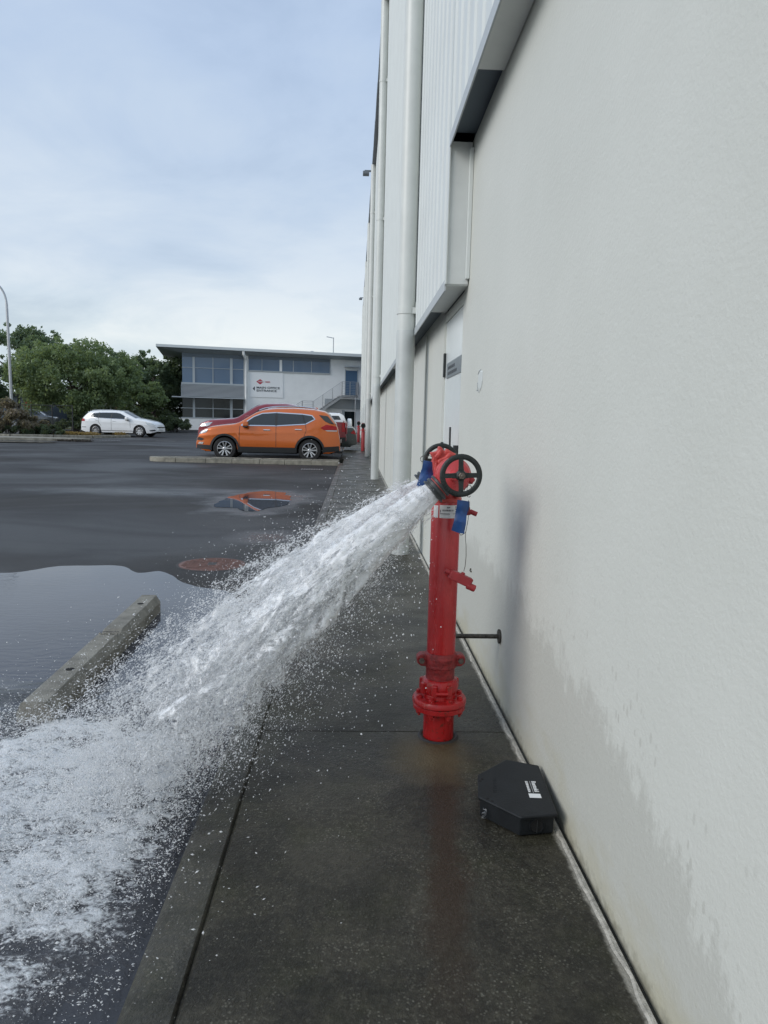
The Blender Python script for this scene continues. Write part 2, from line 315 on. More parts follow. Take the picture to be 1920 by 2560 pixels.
def mat_leaf(name, a, b_, c_):
    m = bpy.data.materials.new(name); m.use_nodes = True; t = m.node_tree; b = t.nodes['Principled BSDF']; p = wpos(t)
    n1 = noise(t, p, .9, 3, .6); n2 = noise(t, p, 9, 2, .6)
    f = mathn(t, 'ADD', mathn(t, 'MULTIPLY', n1, .55), mathn(t, 'MULTIPLY', n2, .45))
    t.links.new(ramp(t, f, [(0.36, a), (0.5, b_), (0.64, c_)]), b.inputs['Base Color']); b.inputs['Roughness'].default_value = .5
    b.inputs['Specular IOR Level'].default_value = .3
    tr = N(t, 'ShaderNodeBsdfTranslucent'); tr.inputs[0].default_value = (c_[0] * 1.3, c_[1] * 1.3, c_[2] * .8, 1); mx = N(t, 'ShaderNodeMixShader'); mx.inputs[0].default_value = .38
    o = t.nodes['Material Output']; t.links.new(b.outputs[0], mx.inputs[1]); t.links.new(tr.outputs[0], mx.inputs[2]); t.links.new(mx.outputs[0], o.inputs[0]); return m
m_leaf = mat_leaf('green_foliage', (.11, .16, .09), (.17, .23, .125), (.25, .315, .165))  # greens lifted and greyed, distance haze put into the leaf colour
m_leafd = mat_leaf('deep_green_foliage', (.085, .13, .09), (.13, .18, .115), (.18, .24, .145))  # same haze lift mixed into the darker green
m_shrub = mat_leaf('dusty_shrub_foliage', (.075, .085, .055), (.155, .14, .105), (.28, .23, .19))
m_low = mat_leaf('low_shrub_foliage', (.04, .065, .04), (.07, .10, .055), (.12, .145, .085))
m_straw = mat_leaf('dry_grass_blades', (.16, .11, .04), (.26, .17, .06), (.34, .25, .11))

# ------------------------------------------------------------------ mesh helpers
def setp(o, label=None, cat=None, group=None, kind=None):
    if label: o['label'] = label
    if cat: o['category'] = cat
    if group: o['group'] = group
    if kind: o['kind'] = kind
    return o
def thing(name, label, cat, loc=(0, 0, 0), rz=0.0, group=None):
    o = bpy.data.objects.new(name, None); COL.objects.link(o); o.location = loc; o.rotation_euler = (0, 0, rz); o.empty_display_size = .1
    return setp(o, label, cat, group)
class MB:
    def __init__(s): s.v = []; s.f = []; s.m = None
    def add(s, vs, fs):
        b = len(s.v); s.v += [tuple(v) for v in vs]; s.f += [tuple(i + b for i in f) for f in fs]; return s
    def box(s, x0, x1, y0, y1, z0, z1, mat=None):
        vs = [(x0, y0, z0), (x1, y0, z0), (x1, y1, z0), (x0, y1, z0), (x0, y0, z1), (x1, y0, z1), (x1, y1, z1), (x0, y1, z1)]
        if mat is not None: vs = [tuple(mat @ Vector(v)) for v in vs]
        return s.add(vs, [(3, 2, 1, 0), (4, 5, 6, 7), (0, 1, 5, 4), (1, 2, 6, 5), (2, 3, 7, 6), (3, 0, 4, 7)])
    def lathe(s, prof, o=(0, 0, 0), axis=(0, 0, 1), n=32, cap=True):
        q = Vector(axis).normalized().to_track_quat('Z', 'Y'); o = Vector(o); vs = []; fs = []
        for r, h in prof:
            for i in range(n):
                a = 2 * math.pi * i / n; vs.append(o + q @ Vector((r * math.cos(a), r * math.sin(a), h)))
        for k in range(len(prof) - 1):
            for i in range(n):
                j = (i + 1) % n; fs.append((k * n + i, k * n + j, (k + 1) * n + j, (k + 1) * n + i))
        if cap:
            fs.append(tuple(range(n))[::-1]); fs.append(tuple((len(prof) - 1) * n + i for i in range(n)))
        return s.add(vs, fs)
    def cyl(s, p0, p1, r, r1=None, n=16):
        p0 = Vector(p0); p1 = Vector(p1); return s.lathe([(r, 0), (r if r1 is None else r1, (p1 - p0).length)], p0, p1 - p0, n)
    def tube(s, pts, r, n=8, rs=None):
        pts = [Vector(p) for p in pts]; vs = []; fs = []
        for k, p in enumerate(pts):
            t = (pts[min(k + 1, len(pts) - 1)] - pts[max(k - 1, 0)]).normalized(); q = t.to_track_quat('Z', 'Y'); rr = rs[k] if rs else r
            for i in range(n):
                a = 2 * math.pi * i / n; vs.append(p + q @ Vector((rr * math.cos(a), rr * math.sin(a), 0)))
        for k in range(len(pts) - 1):
            for i in range(n):
                j = (i + 1) % n; fs.append((k * n + i, k * n + j, (k + 1) * n + j, (k + 1) * n + i))
        fs.append(tuple(range(n))[::-1]); fs.append(tuple((len(pts) - 1) * n + i for i in range(n)))
        return s.add(vs, fs)
    def prism(s, poly, z0, z1, mat=None):      # poly in xy, extruded along z
        n = len(poly); vs = [(x, y, z0) for x, y in poly] + [(x, y, z1) for x, y in poly]
        if mat is not None: vs = [tuple(mat @ Vector(v)) for v in vs]
        return s.add(vs, [tuple(range(n))[::-1], tuple(range(n, 2 * n))] + [(i, (i + 1) % n, (i + 1) % n + n, i + n) for i in range(n)])
    def build(s, name, mat, parent=None, smooth=False, bevel=0, world=True, label=None, seg=2):
        me = bpy.data.meshes.new(name); v = s.v
        if parent is not None and world:
            L = Vector((0, 0, 0)); p = parent
            while p is not None: L += p.location; p = p.parent
            v = [(a - L.x, b - L.y, c - L.z) for a, b, c in v]
        me.from_pydata(v, [], s.f); me.materials.append(mat)
        if smooth:
            me.polygons.foreach_set('use_smooth', [True] * len(me.polygons)); 
            try: me.set_sharp_from_angle(angle=R(38))
            except Exception: pass
        me.update()
        o = bpy.data.objects.new(name, me); COL.objects.link(o); o.parent = parent
        if bevel:
            bv = o.modifiers.new('bevel', 'BEVEL'); bv.width = bevel; bv.segments = seg; bv.limit_method = 'ANGLE'; bv.angle_limit = R(40)
        if label: o['label'] = label
        return o
def struct(o, label=None): o['kind'] = 'structure'; (label and o.__setitem__('label', label)); return o
def text(body, size, mat, M4, parent, name, sx=1.0, offset=0.0, ext=.0015, align='LEFT'):
    c = bpy.data.curves.new(name, 'FONT'); c.body = body; M4 = (Matrix.Translation(-parent.location) @ M4) if parent.name.startswith('bait') else M4; c.size = size; c.extrude = ext; c.offset = offset; c.align_x = align
    o = bpy.data.objects.new(name, c); COL.objects.link(o)
    me = bpy.data.meshes.new_from_object(o.evaluated_get(bpy.context.evaluated_depsgraph_get())); bpy.data.objects.remove(o)
    me.transform(M4 @ Matrix.Diagonal((sx, 1, 1, 1))); me.materials.clear(); me.materials.append(mat)
    t = bpy.data.objects.new(name, me); COL.objects.link(t); t.parent = parent; return t
def gz(y):     # gentle rise of the yard away from the camera
    return -.08 + .0088 * max(0.0, y - 17) if y < 70 else -.08 + .0088 * 53
def gzs(y): # smoothed
    return -.08 + .0088 * (math.log1p(math.exp((y - 17) / 1.5)) * 1.5 if y < 60 else (y - 17)) if y < 70 else -.08 + .0088 * 53
def copy_tree(o, parent=None):
    c = o.copy(); COL.objects.link(c); c.parent = parent
    for ch in list(o.children): copy_tree(ch, c)
    return c

# ================================================================== SETTING
ys = [-6, 0, 3, 6, 9, 12, 14] + [14 + .75 * i for i in range(1, 14)] + [30, 40, 50, 60, 70, 90, 140, 300, 700]
b = MB(); W0, W1 = -400, -.47
for y in ys: b.v += [(W0, y, gzs(y)), (-60, y, gzs(y)), (-20, y, gzs(y)), (W1, y, gzs(y))]
for i in range(len(ys) - 1):
    for k in range(3): b.f.append((i * 4 + k, i * 4 + k + 1, i * 4 + 5 + k, i * 4 + 4 + k))
struct(b.build('car_park_road', m_asph))
b = MB().box(-400, 400, -20, 700, -1.2, -.9); struct(b.build('ground', m_dirt))

path = struct(thing('footpath', None, None)); del path['kind']; path['kind'] = 'structure'
joints = [-2.6, 2.815, 8.4, 13.9, 19.5, 27.0, 34.5, 42.0, 49.5, 57.0, 64]
def pz(y): return gzs(y) + .08
for i in range(len(joints) - 1):
    y0, y1 = joints[i] + .003, joints[i + 1] - .003
    n = max(2, int((y1 - y0) / 1.0)); b = MB()
    for k in range(n + 1):
        y = y0 + (y1 - y0) * k / n; zz = pz(y); b.v += [(-.3535, y, zz - .14), (-.3535, y, zz - .006), (-.345, y, zz), (.2, y, zz), (.655, y, zz), (.667, y, zz - .01), (.667, y, zz - .14)]
    for k in range(n):
        for j in range(6): q = k * 7 + j; b.f.append((q, q + 1, q + 8, q + 7)[::-1])
    b.f.append(tuple(range(7))); b.f.append(tuple(n * 7 + j for j in range(7))[::-1])
    b.build('paving_slab', m_path, path)
b = MB()
for k in range(34): y = -2 + 2 * k; b.v += [(-.36, y, pz(y) - .011), (.7, y, pz(y) - .011)]
for k in range(33): b.f.append((2 * k, 2 * k + 1, 2 * k + 3, 2 * k + 2))
b.build('joint_bed', m_kerb, path)
# ragged mortar fillet along the wall foot
b = MB(); prev = None; yy = -1.0; i = 0
while yy < 16:
    w_ = .0165 + .011 * mn.noise(Vector((0, yy * 9, 3))) + .006 * mn.noise(Vector((0, yy * 40, 1))); x = .664 - w_ * 1.0
    b.v += [(x, yy, .0012), (x + .006, yy, .006 + .002 * mn.noise(Vector((1, yy * 30, 0)))), (.6635, yy, .005)]; yy += .03 if yy < 6 else .1; i += 1
for k in range(i - 1):
    for j in range(2): q = 3 * k + j; b.f.append((q, q + 1, q + 4, q + 3)[::-1])
b.build('mortar_fillet', m_fillet, path, True)

kerb = struct(thing('kerb', None, None))
kj = [-2.6, .4, 2.815, 5.6, 8.4, 11.1, 13.9, 16.7, 19.5, 21.75]
def kerb_piece(y0, y1, x_o=-.49, x_t=-.455, x_i=-.3565, parent=kerb, zt=0.0, mat=m_kerb, nm='kerb_stone'):
    n = max(2, int((y1 - y0) / .5)); b = MB()
    for k in range(n + 1):
        y = y0 + (y1 - y0) * k / n; zz = pz(y) + zt
        wv = .004 * mn.noise(Vector((0, y * 3, 5)))
        b.v += [(x_o + wv, y, zz - .2), (x_o + wv, y, zz - .05), (x_o + .012 + wv, y, zz - .018), (x_t + wv, y, zz - .001), (x_i - .006, y, zz + .002), (x_i, y, zz - .006), (x_i, y, zz - .2)]
    for k in range(n):
        for j in range(6): q = k * 7 + j; b.f.append((q, q + 1, q + 8, q + 7)[::-1])
    b.f.append(tuple(range(7))); b.f.append(tuple(n * 7 + j for j in range(7))[::-1])
    return b.build(nm, mat, parent, True)
for i in range(len(kj) - 1): kerb_piece(kj[i] + .002, kj[i + 1] - .002)
for y0 in range(24, 62, 4): kerb_piece(y0 + .003, y0 + 3.99)

# parking island with kerb stones
isl = struct(thing('traffic_island', None, None, (0, 0, 0)))
def isl_z(y): return gzs(y) + .135
xs = [-5.35, -4.45, -3.67, -2.85, -2.1, -1.3, -.47]
def islbox(x0, x1, y0, y1, top, mat, nm, bev=.015):
    return MB().box(x0, x1, y0, y1, -.3, top).build(nm, mat, isl, bevel=bev)
zt = isl_z(22)
for i in range(len(xs) - 1): islbox(xs[i] + .004, xs[i + 1] - .004, 21.80, 21.95, zt, m_kerbdry, 'kerb_stone')
for i in range(len(xs) - 1): islbox(xs[i] + .004, xs[i + 1] - .004, 22.5, 22.63, zt + .002, m_kerbdry, 'kerb_stone')
arc = [(-5.354 + .415 * math.cos(a) * 2.1, 22.215 + .415 * math.sin(a)) for a in [math.pi / 2 + math.pi * k / 14 for k in range(15)]]
inn = [(-5.354 + .265 * math.cos(a) * 2.4, 22.215 + .265 * math.sin(a)) for a in [math.pi / 2 + math.pi * k / 14 for k in range(15)]]
MB().prism(arc + inn[::-1], -.3, zt).build('kerb_nose', m_kerbdry, isl, bevel=.012)
MB().prism([(-.48, 22.5)] + inn + [(-.48, 21.95)], -.3, zt - .012).build('island_fill', m_dirt, isl)

# ------------------------------------------------------------------ puddles
def puddle(name, pts, y_z, mat, jit=.02, sub=10):
    P = []; n = len(pts)
    for i in range(n):
        a = Vector(pts[i]); c = Vector(pts[(i + 1) % n]); p0 = Vector(pts[i - 1]); p3 = Vector(pts[(i + 2) % n])
        for k in range(sub):
            t = k / sub; q = .5 * ((2 * a) + (c - p0) * t + (2 * p0 - 5 * a + 4 * c - p3) * t * t + (3 * a - p0 - 3 * c + p3) * t ** 3)
            P.append((q.x + jit * 3 * mn.noise(Vector((q.x * 3, q.y * 3, 1))) + jit * mn.noise(Vector((q.x * 14, q.y * 9, 2))), q.y + jit * 5 * mn.noise(Vector((q.x * 4, q.y * 3, 5)))))
    b = MB(); cx = sum(p[0] for p in P) / len(P); cy = sum(p[1] for p in P) / len(P)
    b.v = [(cx, cy, y_z)] + [(x, y, y_z) for x, y in P]; m_ = len(P); b.f = [(0, i + 1, (i + 1) % m_ + 1) for i in range(m_)]
    return struct(b.build(name, mat))
puddle('puddle', [(-3.6, 6.0), (-2.97, 6.1), (-2.55, 6.42), (-2.08, 6.44), (-1.86, 6.2), (-1.68, 6.27), (-1.5, 6.02), (-1.22, 5.68), (-.97, 5.52), (-.84, 5.2), (-.74, 4.4), (-.62, 3.4), (-.56, 2.4), (-.58, 1.2), (-.7, .3), (-2.5, 0), (-4.2, .4), (-4.8, 3)], -.0762, m_puddle, .012)
puddle('puddle', [(-2.11, 11.1), (-2.2, 11.8), (-2.12, 12.7), (-1.86, 13.6), (-1.4, 13.65), (-1.13, 12.8), (-1.05, 12.0), (-1.12, 11.4), (-1.3, 11.1), (-1.42, 10.75), (-1.62, 10.6), (-1.8, 11.0)], -.0755, m_still, .022)
puddle('puddle', [(-16.5, 31.5), (-13.9, 31.9), (-13.2, 32.6), (-14, 33.2), (-16.5, 33.4), (-19, 33), (-19, 31.8)], gzs(32.4) + .03, m_still, .05)

# ------------------------------------------------------------------ warehouse
wh = thing('warehouse', 'tall white warehouse with precast wall, ribbed cladding and downpipes along the footpath', 'building', (.68, 0, 0))
MB().box(.72, 22, -6, 62, -.3, 9.9).build('building_core', m_dark, wh)
MB().box(.68, .70, -5, 4.70, -.05, 2.96).build('precast_panel', m_wall, wh)
for y0, y1 in [(5.70, 7.14), (7.152, 13.5), (13.512, 20), (20.012, 28), (28.012, 36), (36.012, 44), (44.012, 53), (53.012, 62)]:
    MB().box(.68, .70, y0, y1, -.05, 2.15).build('precast_panel', m_wallfar, wh)
MB().box(.667, .6795, 7.06, 7.12, .02, 2.09).build('wall_batten', m_wallfar, wh, bevel=.004)
door = MB().box(.690, .714, 4.735, 5.655, .03, 2.03).build('door', m_door, wh, bevel=.003, world=True)
fr = MB().box(.682, .716, 4.702, 4.735, -.02, 2.1).box(.682, .716, 5.655, 5.698, -.02, 2.1).box(.682, .716, 4.735, 5.655, 2.03, 2.1).build('door_frame', m_wallfar, wh)
MB().box(.672, .690, 5.615, 5.66, 1.62, 1.80).build('hinge', m_blackpaint, door, bevel=.003)
MB().box(.672, .690, 5.615, 5.66, .98, 1.12).build('hinge', m_blackpaint, door, bevel=.003)
MB().box(.672, .690, 5.615, 5.66, .3, .45).build('hinge', m_blackpaint, door, bevel=.003)
pl = MB().box(.684, .690, 4.78, 5.52, 1.60, 1.712).build('door_sign', m_plate, door, bevel=.001)
b = MB()
for row, n in ((1.672, 9), (1.632, 12)):
    y = 5.44
    for k in range(n):
        wd = random.choice((.02, .032, .026)); b.box(.6832, .684, y - wd, y, row - .011, row + .011); y -= wd + .017
b.build('sign_lettering', m_ink, door)
MB().box(.655, .688, 4.75, 4.80, .9, 1.12).tube([(.65, 4.775, 1.04), (.63, 4.775, 1.06), (.628, 4.775, 1.24)], .007).build('door_bolt', m_trim, door, bevel=.003)
# cladding: corrugated sheets
def sheet(zb, zt_, name='cladding_sheet'):
    prof = []; wdt = 1.496; per = wdt / 6
    for k in range(6):
        o = k * per; prof += [(o, 0), (o + per * .62, 0), (o + per * .68, -.011), (o + per * .80, -.011), (o + per * .86, 0)]
    prof.append((wdt, 0)); n = len(prof)
    me = bpy.data.meshes.new(name)
    me.from_pydata([(x, y, zb) for y, x in prof] + [(x, y, zt_) for y, x in prof], [], [(i, i + 1, i + 1 + n, i + n)[::-1] for i in range(n - 1)])
    me.materials.append(m_clad); me.update(); return me
ms_near = sheet(2.95, 10.2); ms_far = sheet(2.13, 10.2)
for k in range(7):
    o = bpy.data.objects.new('cladding_sheet', ms_near); COL.objects.link(o); o.parent = wh; o.location = (.545 - .68, 4.54 - 1.5 * (k + 1), 0)
for k in range(38):
    o = bpy.data.objects.new('cladding_sheet', ms_far); COL.objects.link(o); o.parent = wh; o.location = (.545 - .68, 4.54 + 1.5 * k, 0)
MB().box(.552, .72, -6, 62, 9.7, 10.2).build('cladding_cap', m_dark, wh)
# return and flashings
MB().box(.5405, .674, 4.535, 4.545, 2.112, 2.94).build('return_flashing', m_soff, wh)
MB().box(.655, .6785, 4.50, 4.534, 2.14, 2.9).build('corner_trim', m_clad, wh, bevel=.003)
MB().box(.534, .5405, 4.52, 4.56, 2.11, 10.1).build('corner_trim', m_clad, wh)
MB().box(.5335, .542, -6, 4.534, 2.905, 2.975).build('bottom_flashing', m_flash, wh)
MB().box(.5335, .542, 4.56, 62, 2.075, 2.14).build('bottom_flashing', m_flash, wh)
MB().box(.543, .676, -6, 3.62, 2.928, 2.938).build('soffit', m_soff, wh)
MB().box(.543, .676, 4.546, 5.62, 2.105, 2.116).build('soffit', m_soff, wh)
MB().box(.548, .69, 3.63, 4.53, 2.99, 3.01).build('soffit', m_dark, wh)  # dark sheet over the open underside, cavity shade put into its colour
MB().box(.548, .70, 5.63, 62, 2.15, 2.17).build('soffit', m_dark, wh)  # dark sheet again, shade under the overhang put into its colour
b = MB().box(.538, .5785, 9.9, 10.9, 2.07, 2.09); b.build('bracket_plate', m_flash, wh)
# gutter at the eave, in lengths
me = None
g0 = MB().box(0, .17, 0, 1.19, 0, .26)
go = g0.build('gutter_length', m_gut, wh, world=False); go.location = (.415 - .68, -6, 10.0)
for k in range(1, 57):
    c = go.copy(); COL.objects.link(c); c.parent = wh; c.location = (.415 - .68 + (.004 if k % 2 else 0), -6 + 1.2 * k, 10.0)
# downpipes
def downpipe(y, i):
    x = .458; r = .084; b = MB().cyl((x, y, 2.1), (x, y, 10.0), r, n=28); p = b.build('downpipe', m_pipe, wh, True, world=True)
    MB().lathe([(r + .003, .0), (r + .0035, 2.10 - gzs(y) - .08), (r + .001, 2.12 - gzs(y) - .08)], (x, y, gzs(y) + .081), n=28).build('sleeve', m_sleeve, p, True)
    for zb in (2.27, 5.6, 8.4):
        MB().lathe([(r + .006, 0), (r + .006, .055)], (x, y, zb), n=28).box(x + .05, .552, y - .085, y - .079, zb - .0, zb + .055).box(.536, .542, y - .14, y - .075, zb, zb + .10).build('bracket', m_pipe, p, True)
for i, y in enumerate([6.9, 16.2, 25.8, 33.0, 40.6, 48.0, 55.5]): downpipe(y, i)
# eave lights (flood lamps)
for (x, y) in [(.16, 26.4), (.16, 52)]:
    f = MB().box(x, .40, y - .03, y + .03, 9.97, 10.02).build('floodlight', m_gut, wh)
    MB().box(x - .06, x + .16, y - .14, y + .14, 9.86, 9.96).build('lamp_head', m_gut, f, bevel=.01)
# damaged patch on the precast wall
P4 = [(3.90, 1.545), (4.02, 1.56), (4.035, 1.50), (4.03, 1.46), (3.97, 1.44), (3.93, 1.455), (3.90, 1.49)]
b = MB(); b.v = [(.6788, y, z) for y, z in P4] + [(.6755, y + (3.97 - y) * .12, z + (1.5 - z) * .12) for y, z in P4]
n = len(P4); b.f = [tuple(range(n, 2 * n))] + [(i, (i + 1) % n, (i + 1) % n + n, i + n) for i in range(n)]
b.build('filler_patch', m_clad, wh, bevel=.001)
MB().tube([(.676, 3.95, 1.557), (.674, 3.99, 1.55), (.675, 4.03, 1.535)], .0018).tube([(.675, 4.03, 1.49), (.674, 4.025, 1.45), (.675, 4.04, 1.447)], .003).tube([(.675, 4.01, 1.447), (.674, 3.98, 1.436)], .002).build('crack', m_flash, wh)
MB().tube([(.676, 4.03, .44), (.672, 4.02, .43), (.677, 4.01, .425)], .004).build('bolt_stub', m_rustst, wh)

# ------------------------------------------------------------------ main hydrant
HX, HY = .36, 2.78
hy = thing('fire_hydrant', 'tall red twin-outlet hydrant standpipe with black handwheels, gushing water onto the yard', 'hydrant', (HX, HY, 0))
H = (HX, HY, 0)
MB().lathe([(.0565, .24), (.0565, .955), (.0545, .962)], H, n=48).build('riser_pipe', m_red, hy, True)
MB().lathe([(.0615, -.05), (.0615, .13)], H, n=48).build('base_pipe', m_red, hy, True)
MB().lathe([(.0615, -.02), (.068, .004), (.076, .006), (.084, -.001), (.084, -.03)], H, n=48).build('sealant_ring', m_mholedark, hy, True)
fl = MB().lathe([(.101, .1215), (.105, .124), (.105, .139), (.102, .142)], H, n=56).build('lower_flange', m_red, hy, True)
fu = MB().lathe([(.104, .1445), (.108, .148), (.108, .162), (.104, .168), (.070, .172), (.068, .186), (.062, .19)], H, n=56).build('upper_flange', m_red, hy, True)
for k in range(8):
    a = 2 * math.pi * (k + .4) / 8; x, y = HX + .087 * math.cos(a), HY + .087 * math.sin(a)
    MB().cyl((x, y, .098), (x, y, .184), .0055, n=8).lathe([(.0125, 0), (.0125, .011), (.009, .013)], (x, y, .168), n=6).lathe([(.0125, 0), (.0125, .012)], (x, y, .1085), n=6).build('flange_bolt', m_red, hy)
# lower clamp cup
cup = MB().lathe([(.060, .182), (.069, .190), (.073, .200), (.073, .226), (.068, .240), (.060, .246)], H, n=48).build('clamp_ring', m_red, hy, True)
for a in (-112, -68, 25, 65, 118, 155, 205):
    q = Matrix.Translation((HX, HY, .213)) @ Matrix.Rotation(R(a), 4, 'Z'); MB().box(.066, .084, -.012, .012, -.022, .022, q).build('clamp_lug', m_red, hy, bevel=.004)
MB().cyl((HX - .024, HY - .079, .204), (HX + .024, HY - .079, .204), .007).build('clamp_pin', m_red, hy, True)
MB().lathe([(.0575, .24), (.0575, .285), (.059, .293)], H, n=48).build('spigot', m_reddull, hy, True)
# grooved coupling with bolt ears
cp = MB().lathe([(.061, .292), (.065, .296), (.065, .345), (.0605, .352), (.0575, .354)], H, n=48).build('grooved_coupling', m_reddull, hy, True)
for s in (-1, 1):
    MB().prism([(s * .055, -.024), (s * .055, .024), (s * .082, .024), (s * .096, .012), (s * .096, -.010), (s * .080, -.024)][::s], -.024, .024,
               Matrix.Translation((HX, HY, .322)) @ Matrix.Rotation(R(90), 4, 'X')).build('bolt_ear', m_reddull, hy, bevel=.004)
    MB().cyl((HX + s * .078, HY - .037, .322), (HX + s * .078, HY + .037, .322), .0065, n=10).lathe([(.0115, 0), (.0115, .009)], (HX + s * .078, HY - .034, .322), (0, 1, 0), 6).build('clamp_bolt', m_bolt, hy)
b = MB()
for k in range(14):
    a = R(-90 + (-34 + 5.2 * k)); q = Matrix.Translation((HX, HY, .32)) @ Matrix.Rotation(a, 4, 'Z')
    b.box(.0645, .0665, -.0018, .0018, -.012 + .006 * (k % 2), .012, q)
    if k % 3: b.box(.0645, .0665, -.003, .003, .008 - .012 * (k % 2), .012 - .012 * (k % 2), q)
b.build('cast_lettering', m_reddull, cp)
# brace to the wall
br = thing('wall_brace', 'dark steel rod with round plate bracing the hydrant to the wall', 'brace', (.42, HY, .32))
MB().cyl((.40, 3.168, .300), (.674, 3.17, .300), .0105, n=14).cyl((.40, 3.18, .300), (.372, 2.83, .318), .0105, n=14).build('rod', m_rustst, br, True)
MB().lathe([(.012, 0), (.031, .0), (.033, .003), (.033, .008), (.012, .008)], (.6795, 3.17, .300), (-1, 0, 0), 32).build('wall_plate', m_rustst, br, True)
# head casting: collar, neck, two valve bodies
MB().lathe([(.056, .955), (.060, .958), (.060, .972), (.052, .980), (.046, .992), (.046, 1.01)], H, n=40).build('neck_collar', m_redfade, hy, True)
MB().lathe([(.045, .985), (.052, 1.01), (.056, 1.05), (.048, 1.09), (.03, 1.11)], H, n=28).build('head_casting', m_red, hy, True)
def dirv(a): return Vector((-math.cos(R(a)), 0, -math.sin(R(a))))
OUT = dirv(42)
def valve(y0, ydir, zc_, xo=0, k=1.0):
    c = Vector((HX + xo, y0, zc_))
    p = MB().lathe([(a * k, h) for a, h in [(.030, -.06), (.052, -.05), (.060, -.03), (.063, .0), (.063, .028), (.058, .036), (.040, .042), (.022, .052), (.016, .07), (.014, .10)]], c, (0, ydir, 0), 36).build('valve_body', m_red, hy, True)
    MB().lathe([(.064 * k, 0), (.0665 * k, .003), (.0665 * k, .010), (.064 * k, .013)], c + Vector((0, ydir * .012, 0)), (0, ydir, 0), 36).build('bonnet_ring', m_redfade, p, True)
    # outlet barrel and black coupling ring
    o = c + OUT * .02
    MB().lathe([(.040, 0), (.040, .035), (.043, .05)], o, OUT, 32).build('outlet_barrel', m_redfade, hy, True)
    e = c + OUT * .055
    MB().lathe([(.041, 0), (.048, .002), (.048, .010), (.042, .012), (.042, .017), (.050, .019), (.050, .029), (.045, .031), (.045, .035), (.051, .037), (.051, .044), (.040, .045), (.036, .030), (.034, 0)], e, OUT, 40, cap=False).build('outlet_ring', m_blackgrey, hy, True)
    return c, e + OUT * .045
m_blackgrey = M('dark_grey_coupling', (.055, .06, .062), .4, metal=.3, var=.3, vscale=40)
cN, eN = valve(2.66, -1, 1.068, .005); cF, eF = valve(2.91, 1, 1.075, -.01, .72)
def handwheel(c, ydir, rr=.076, tilt=0):
    c = Vector(c); ax = (0.05, ydir, tilt)
    wv = MB(); prof = []; q = Vector(ax).normalized().to_track_quat('Z', 'Y')
    nseg, ms = 56, 10; vs = []; fs = []
    for i in range(nseg):
        a = 2 * math.pi * i / nseg
        for j in range(ms):
            t = 2 * math.pi * j / ms; rad = rr - .0095 + .0098 * math.cos(t); vs.append(c + q @ Vector((rad * math.cos(a), rad * math.sin(a), .0052 * math.sin(t))))
    for i in range(nseg):
        for j in range(ms): i2 = (i + 1) % nseg; j2 = (j + 1) % ms; fs.append((i * ms + j, i2 * ms + j, i2 * ms + j2, i * ms + j2))
    wv.add(vs, fs); wp = wv.build('handwheel', m_blackpaint, hy, True)
    for k in range(4):
        m4 = Matrix.Translation(c) @ q.to_matrix().to_4x4() @ Matrix.Rotation(math.pi / 2 * k + R(2), 4, 'Z')
        MB().prism([(.012, -.0105), (.035, -.0085), (rr - .014, -.0085), (rr - .014, .0085), (.035, .0085), (.012, .0105)], -.0035, .0035, m4).build('spoke', m_blackpaint, wp, bevel=.0015)
    MB().lathe([(.018, -.012), (.020, -.002), (.018, .008), (.013, .012)], c, ax, 28).build('hub', m_blackpaint, wp, True)
    MB().lathe([(.0125, .010), (.0125, .018), (.0105, .020)], c, ax, 6).lathe([(.005, .018), (.005, .026), (.003, .028)], c, ax, 12).build('hub_nut', m_bolt, wp)
    b = MB()
    for k in range(8):
        a = R(196 + 8.5 * k); m4 = Matrix.Translation(c) @ q.to_matrix().to_4x4() @ Matrix.Rotation(a, 4, 'Z'); b.box(rr - .016, rr - .004, -.0012, .0012, .003, .0068, m4)
        if k % 2: b.box(rr - .010, rr - .007, -.0012, .004, .003, .0066, m4)
    for k in range(7):
        a = R(300 + 8 * k); m4 = Matrix.Translation(c) @ q.to_matrix().to_4x4() @ Matrix.Rotation(a, 4, 'Z'); b.box(rr - .015, rr - .005, -.001, .001, .003, .0066, m4)
    b.build('raised_lettering', m_blackpaint, wp)
    MB().cyl(c, c - Vector((0, ydir * .07, 0)), .008, n=12).build('stem', m_bolt, hy, True)
handwheel((.376, 2.52, 1.076), -1); handwheel((.367, 3.05, 1.099), 1)
# lugs, yokes and wing castings on the head (faded red)
def chunk(pts, r, nm='cast_lug', mat=m_redfade, bev=.005):
    return None
def wedge(c, size, rot, nm='cast_lug', mat=m_redfade, bev=.006):
    m4 = Matrix.Translation(c) @ Matrix.Rotation(R(rot[2]), 4, 'Z') @ Matrix.Rotation(R(rot[1]), 4, 'Y') @ Matrix.Rotation(R(rot[0]), 4, 'X')
    sx, sy, sz = size
    return MB().prism([(-sx, -sz), (sx * .8, -sz * .8), (sx, sz * .7), (0, sz), (-sx * .7, sz * .8)], -sy, sy, m4 @ Matrix.Rotation(R(90), 4, 'X')).build(nm, mat, hy, bevel=bev, seg=3)
def casting(poly, y0, th_, mat=m_redfade, bev=.006):
    return MB().prism(poly[::-1], -th_, th_, Matrix(((1, 0, 0, 0), (0, 0, -1, y0), (0, 1, 0, 0), (0, 0, 0, 1)))).build('cast_lug', mat, hy, bevel=bev, seg=3)
casting([(0.291, 1.145), (0.308, 1.147), (0.32, 1.151), (0.325, 1.17), (0.337, 1.166), (0.347, 1.149), (0.355, 1.162), (0.367, 1.155), (0.379, 1.148), (0.394, 1.141), (0.392, 1.126), (0.351, 1.114), (0.334, 1.087), (0.331, 1.049), (0.314, 1.051), (0.308, 1.078), (0.301, 1.107), (0.302, 1.124)], 2.80, .020)
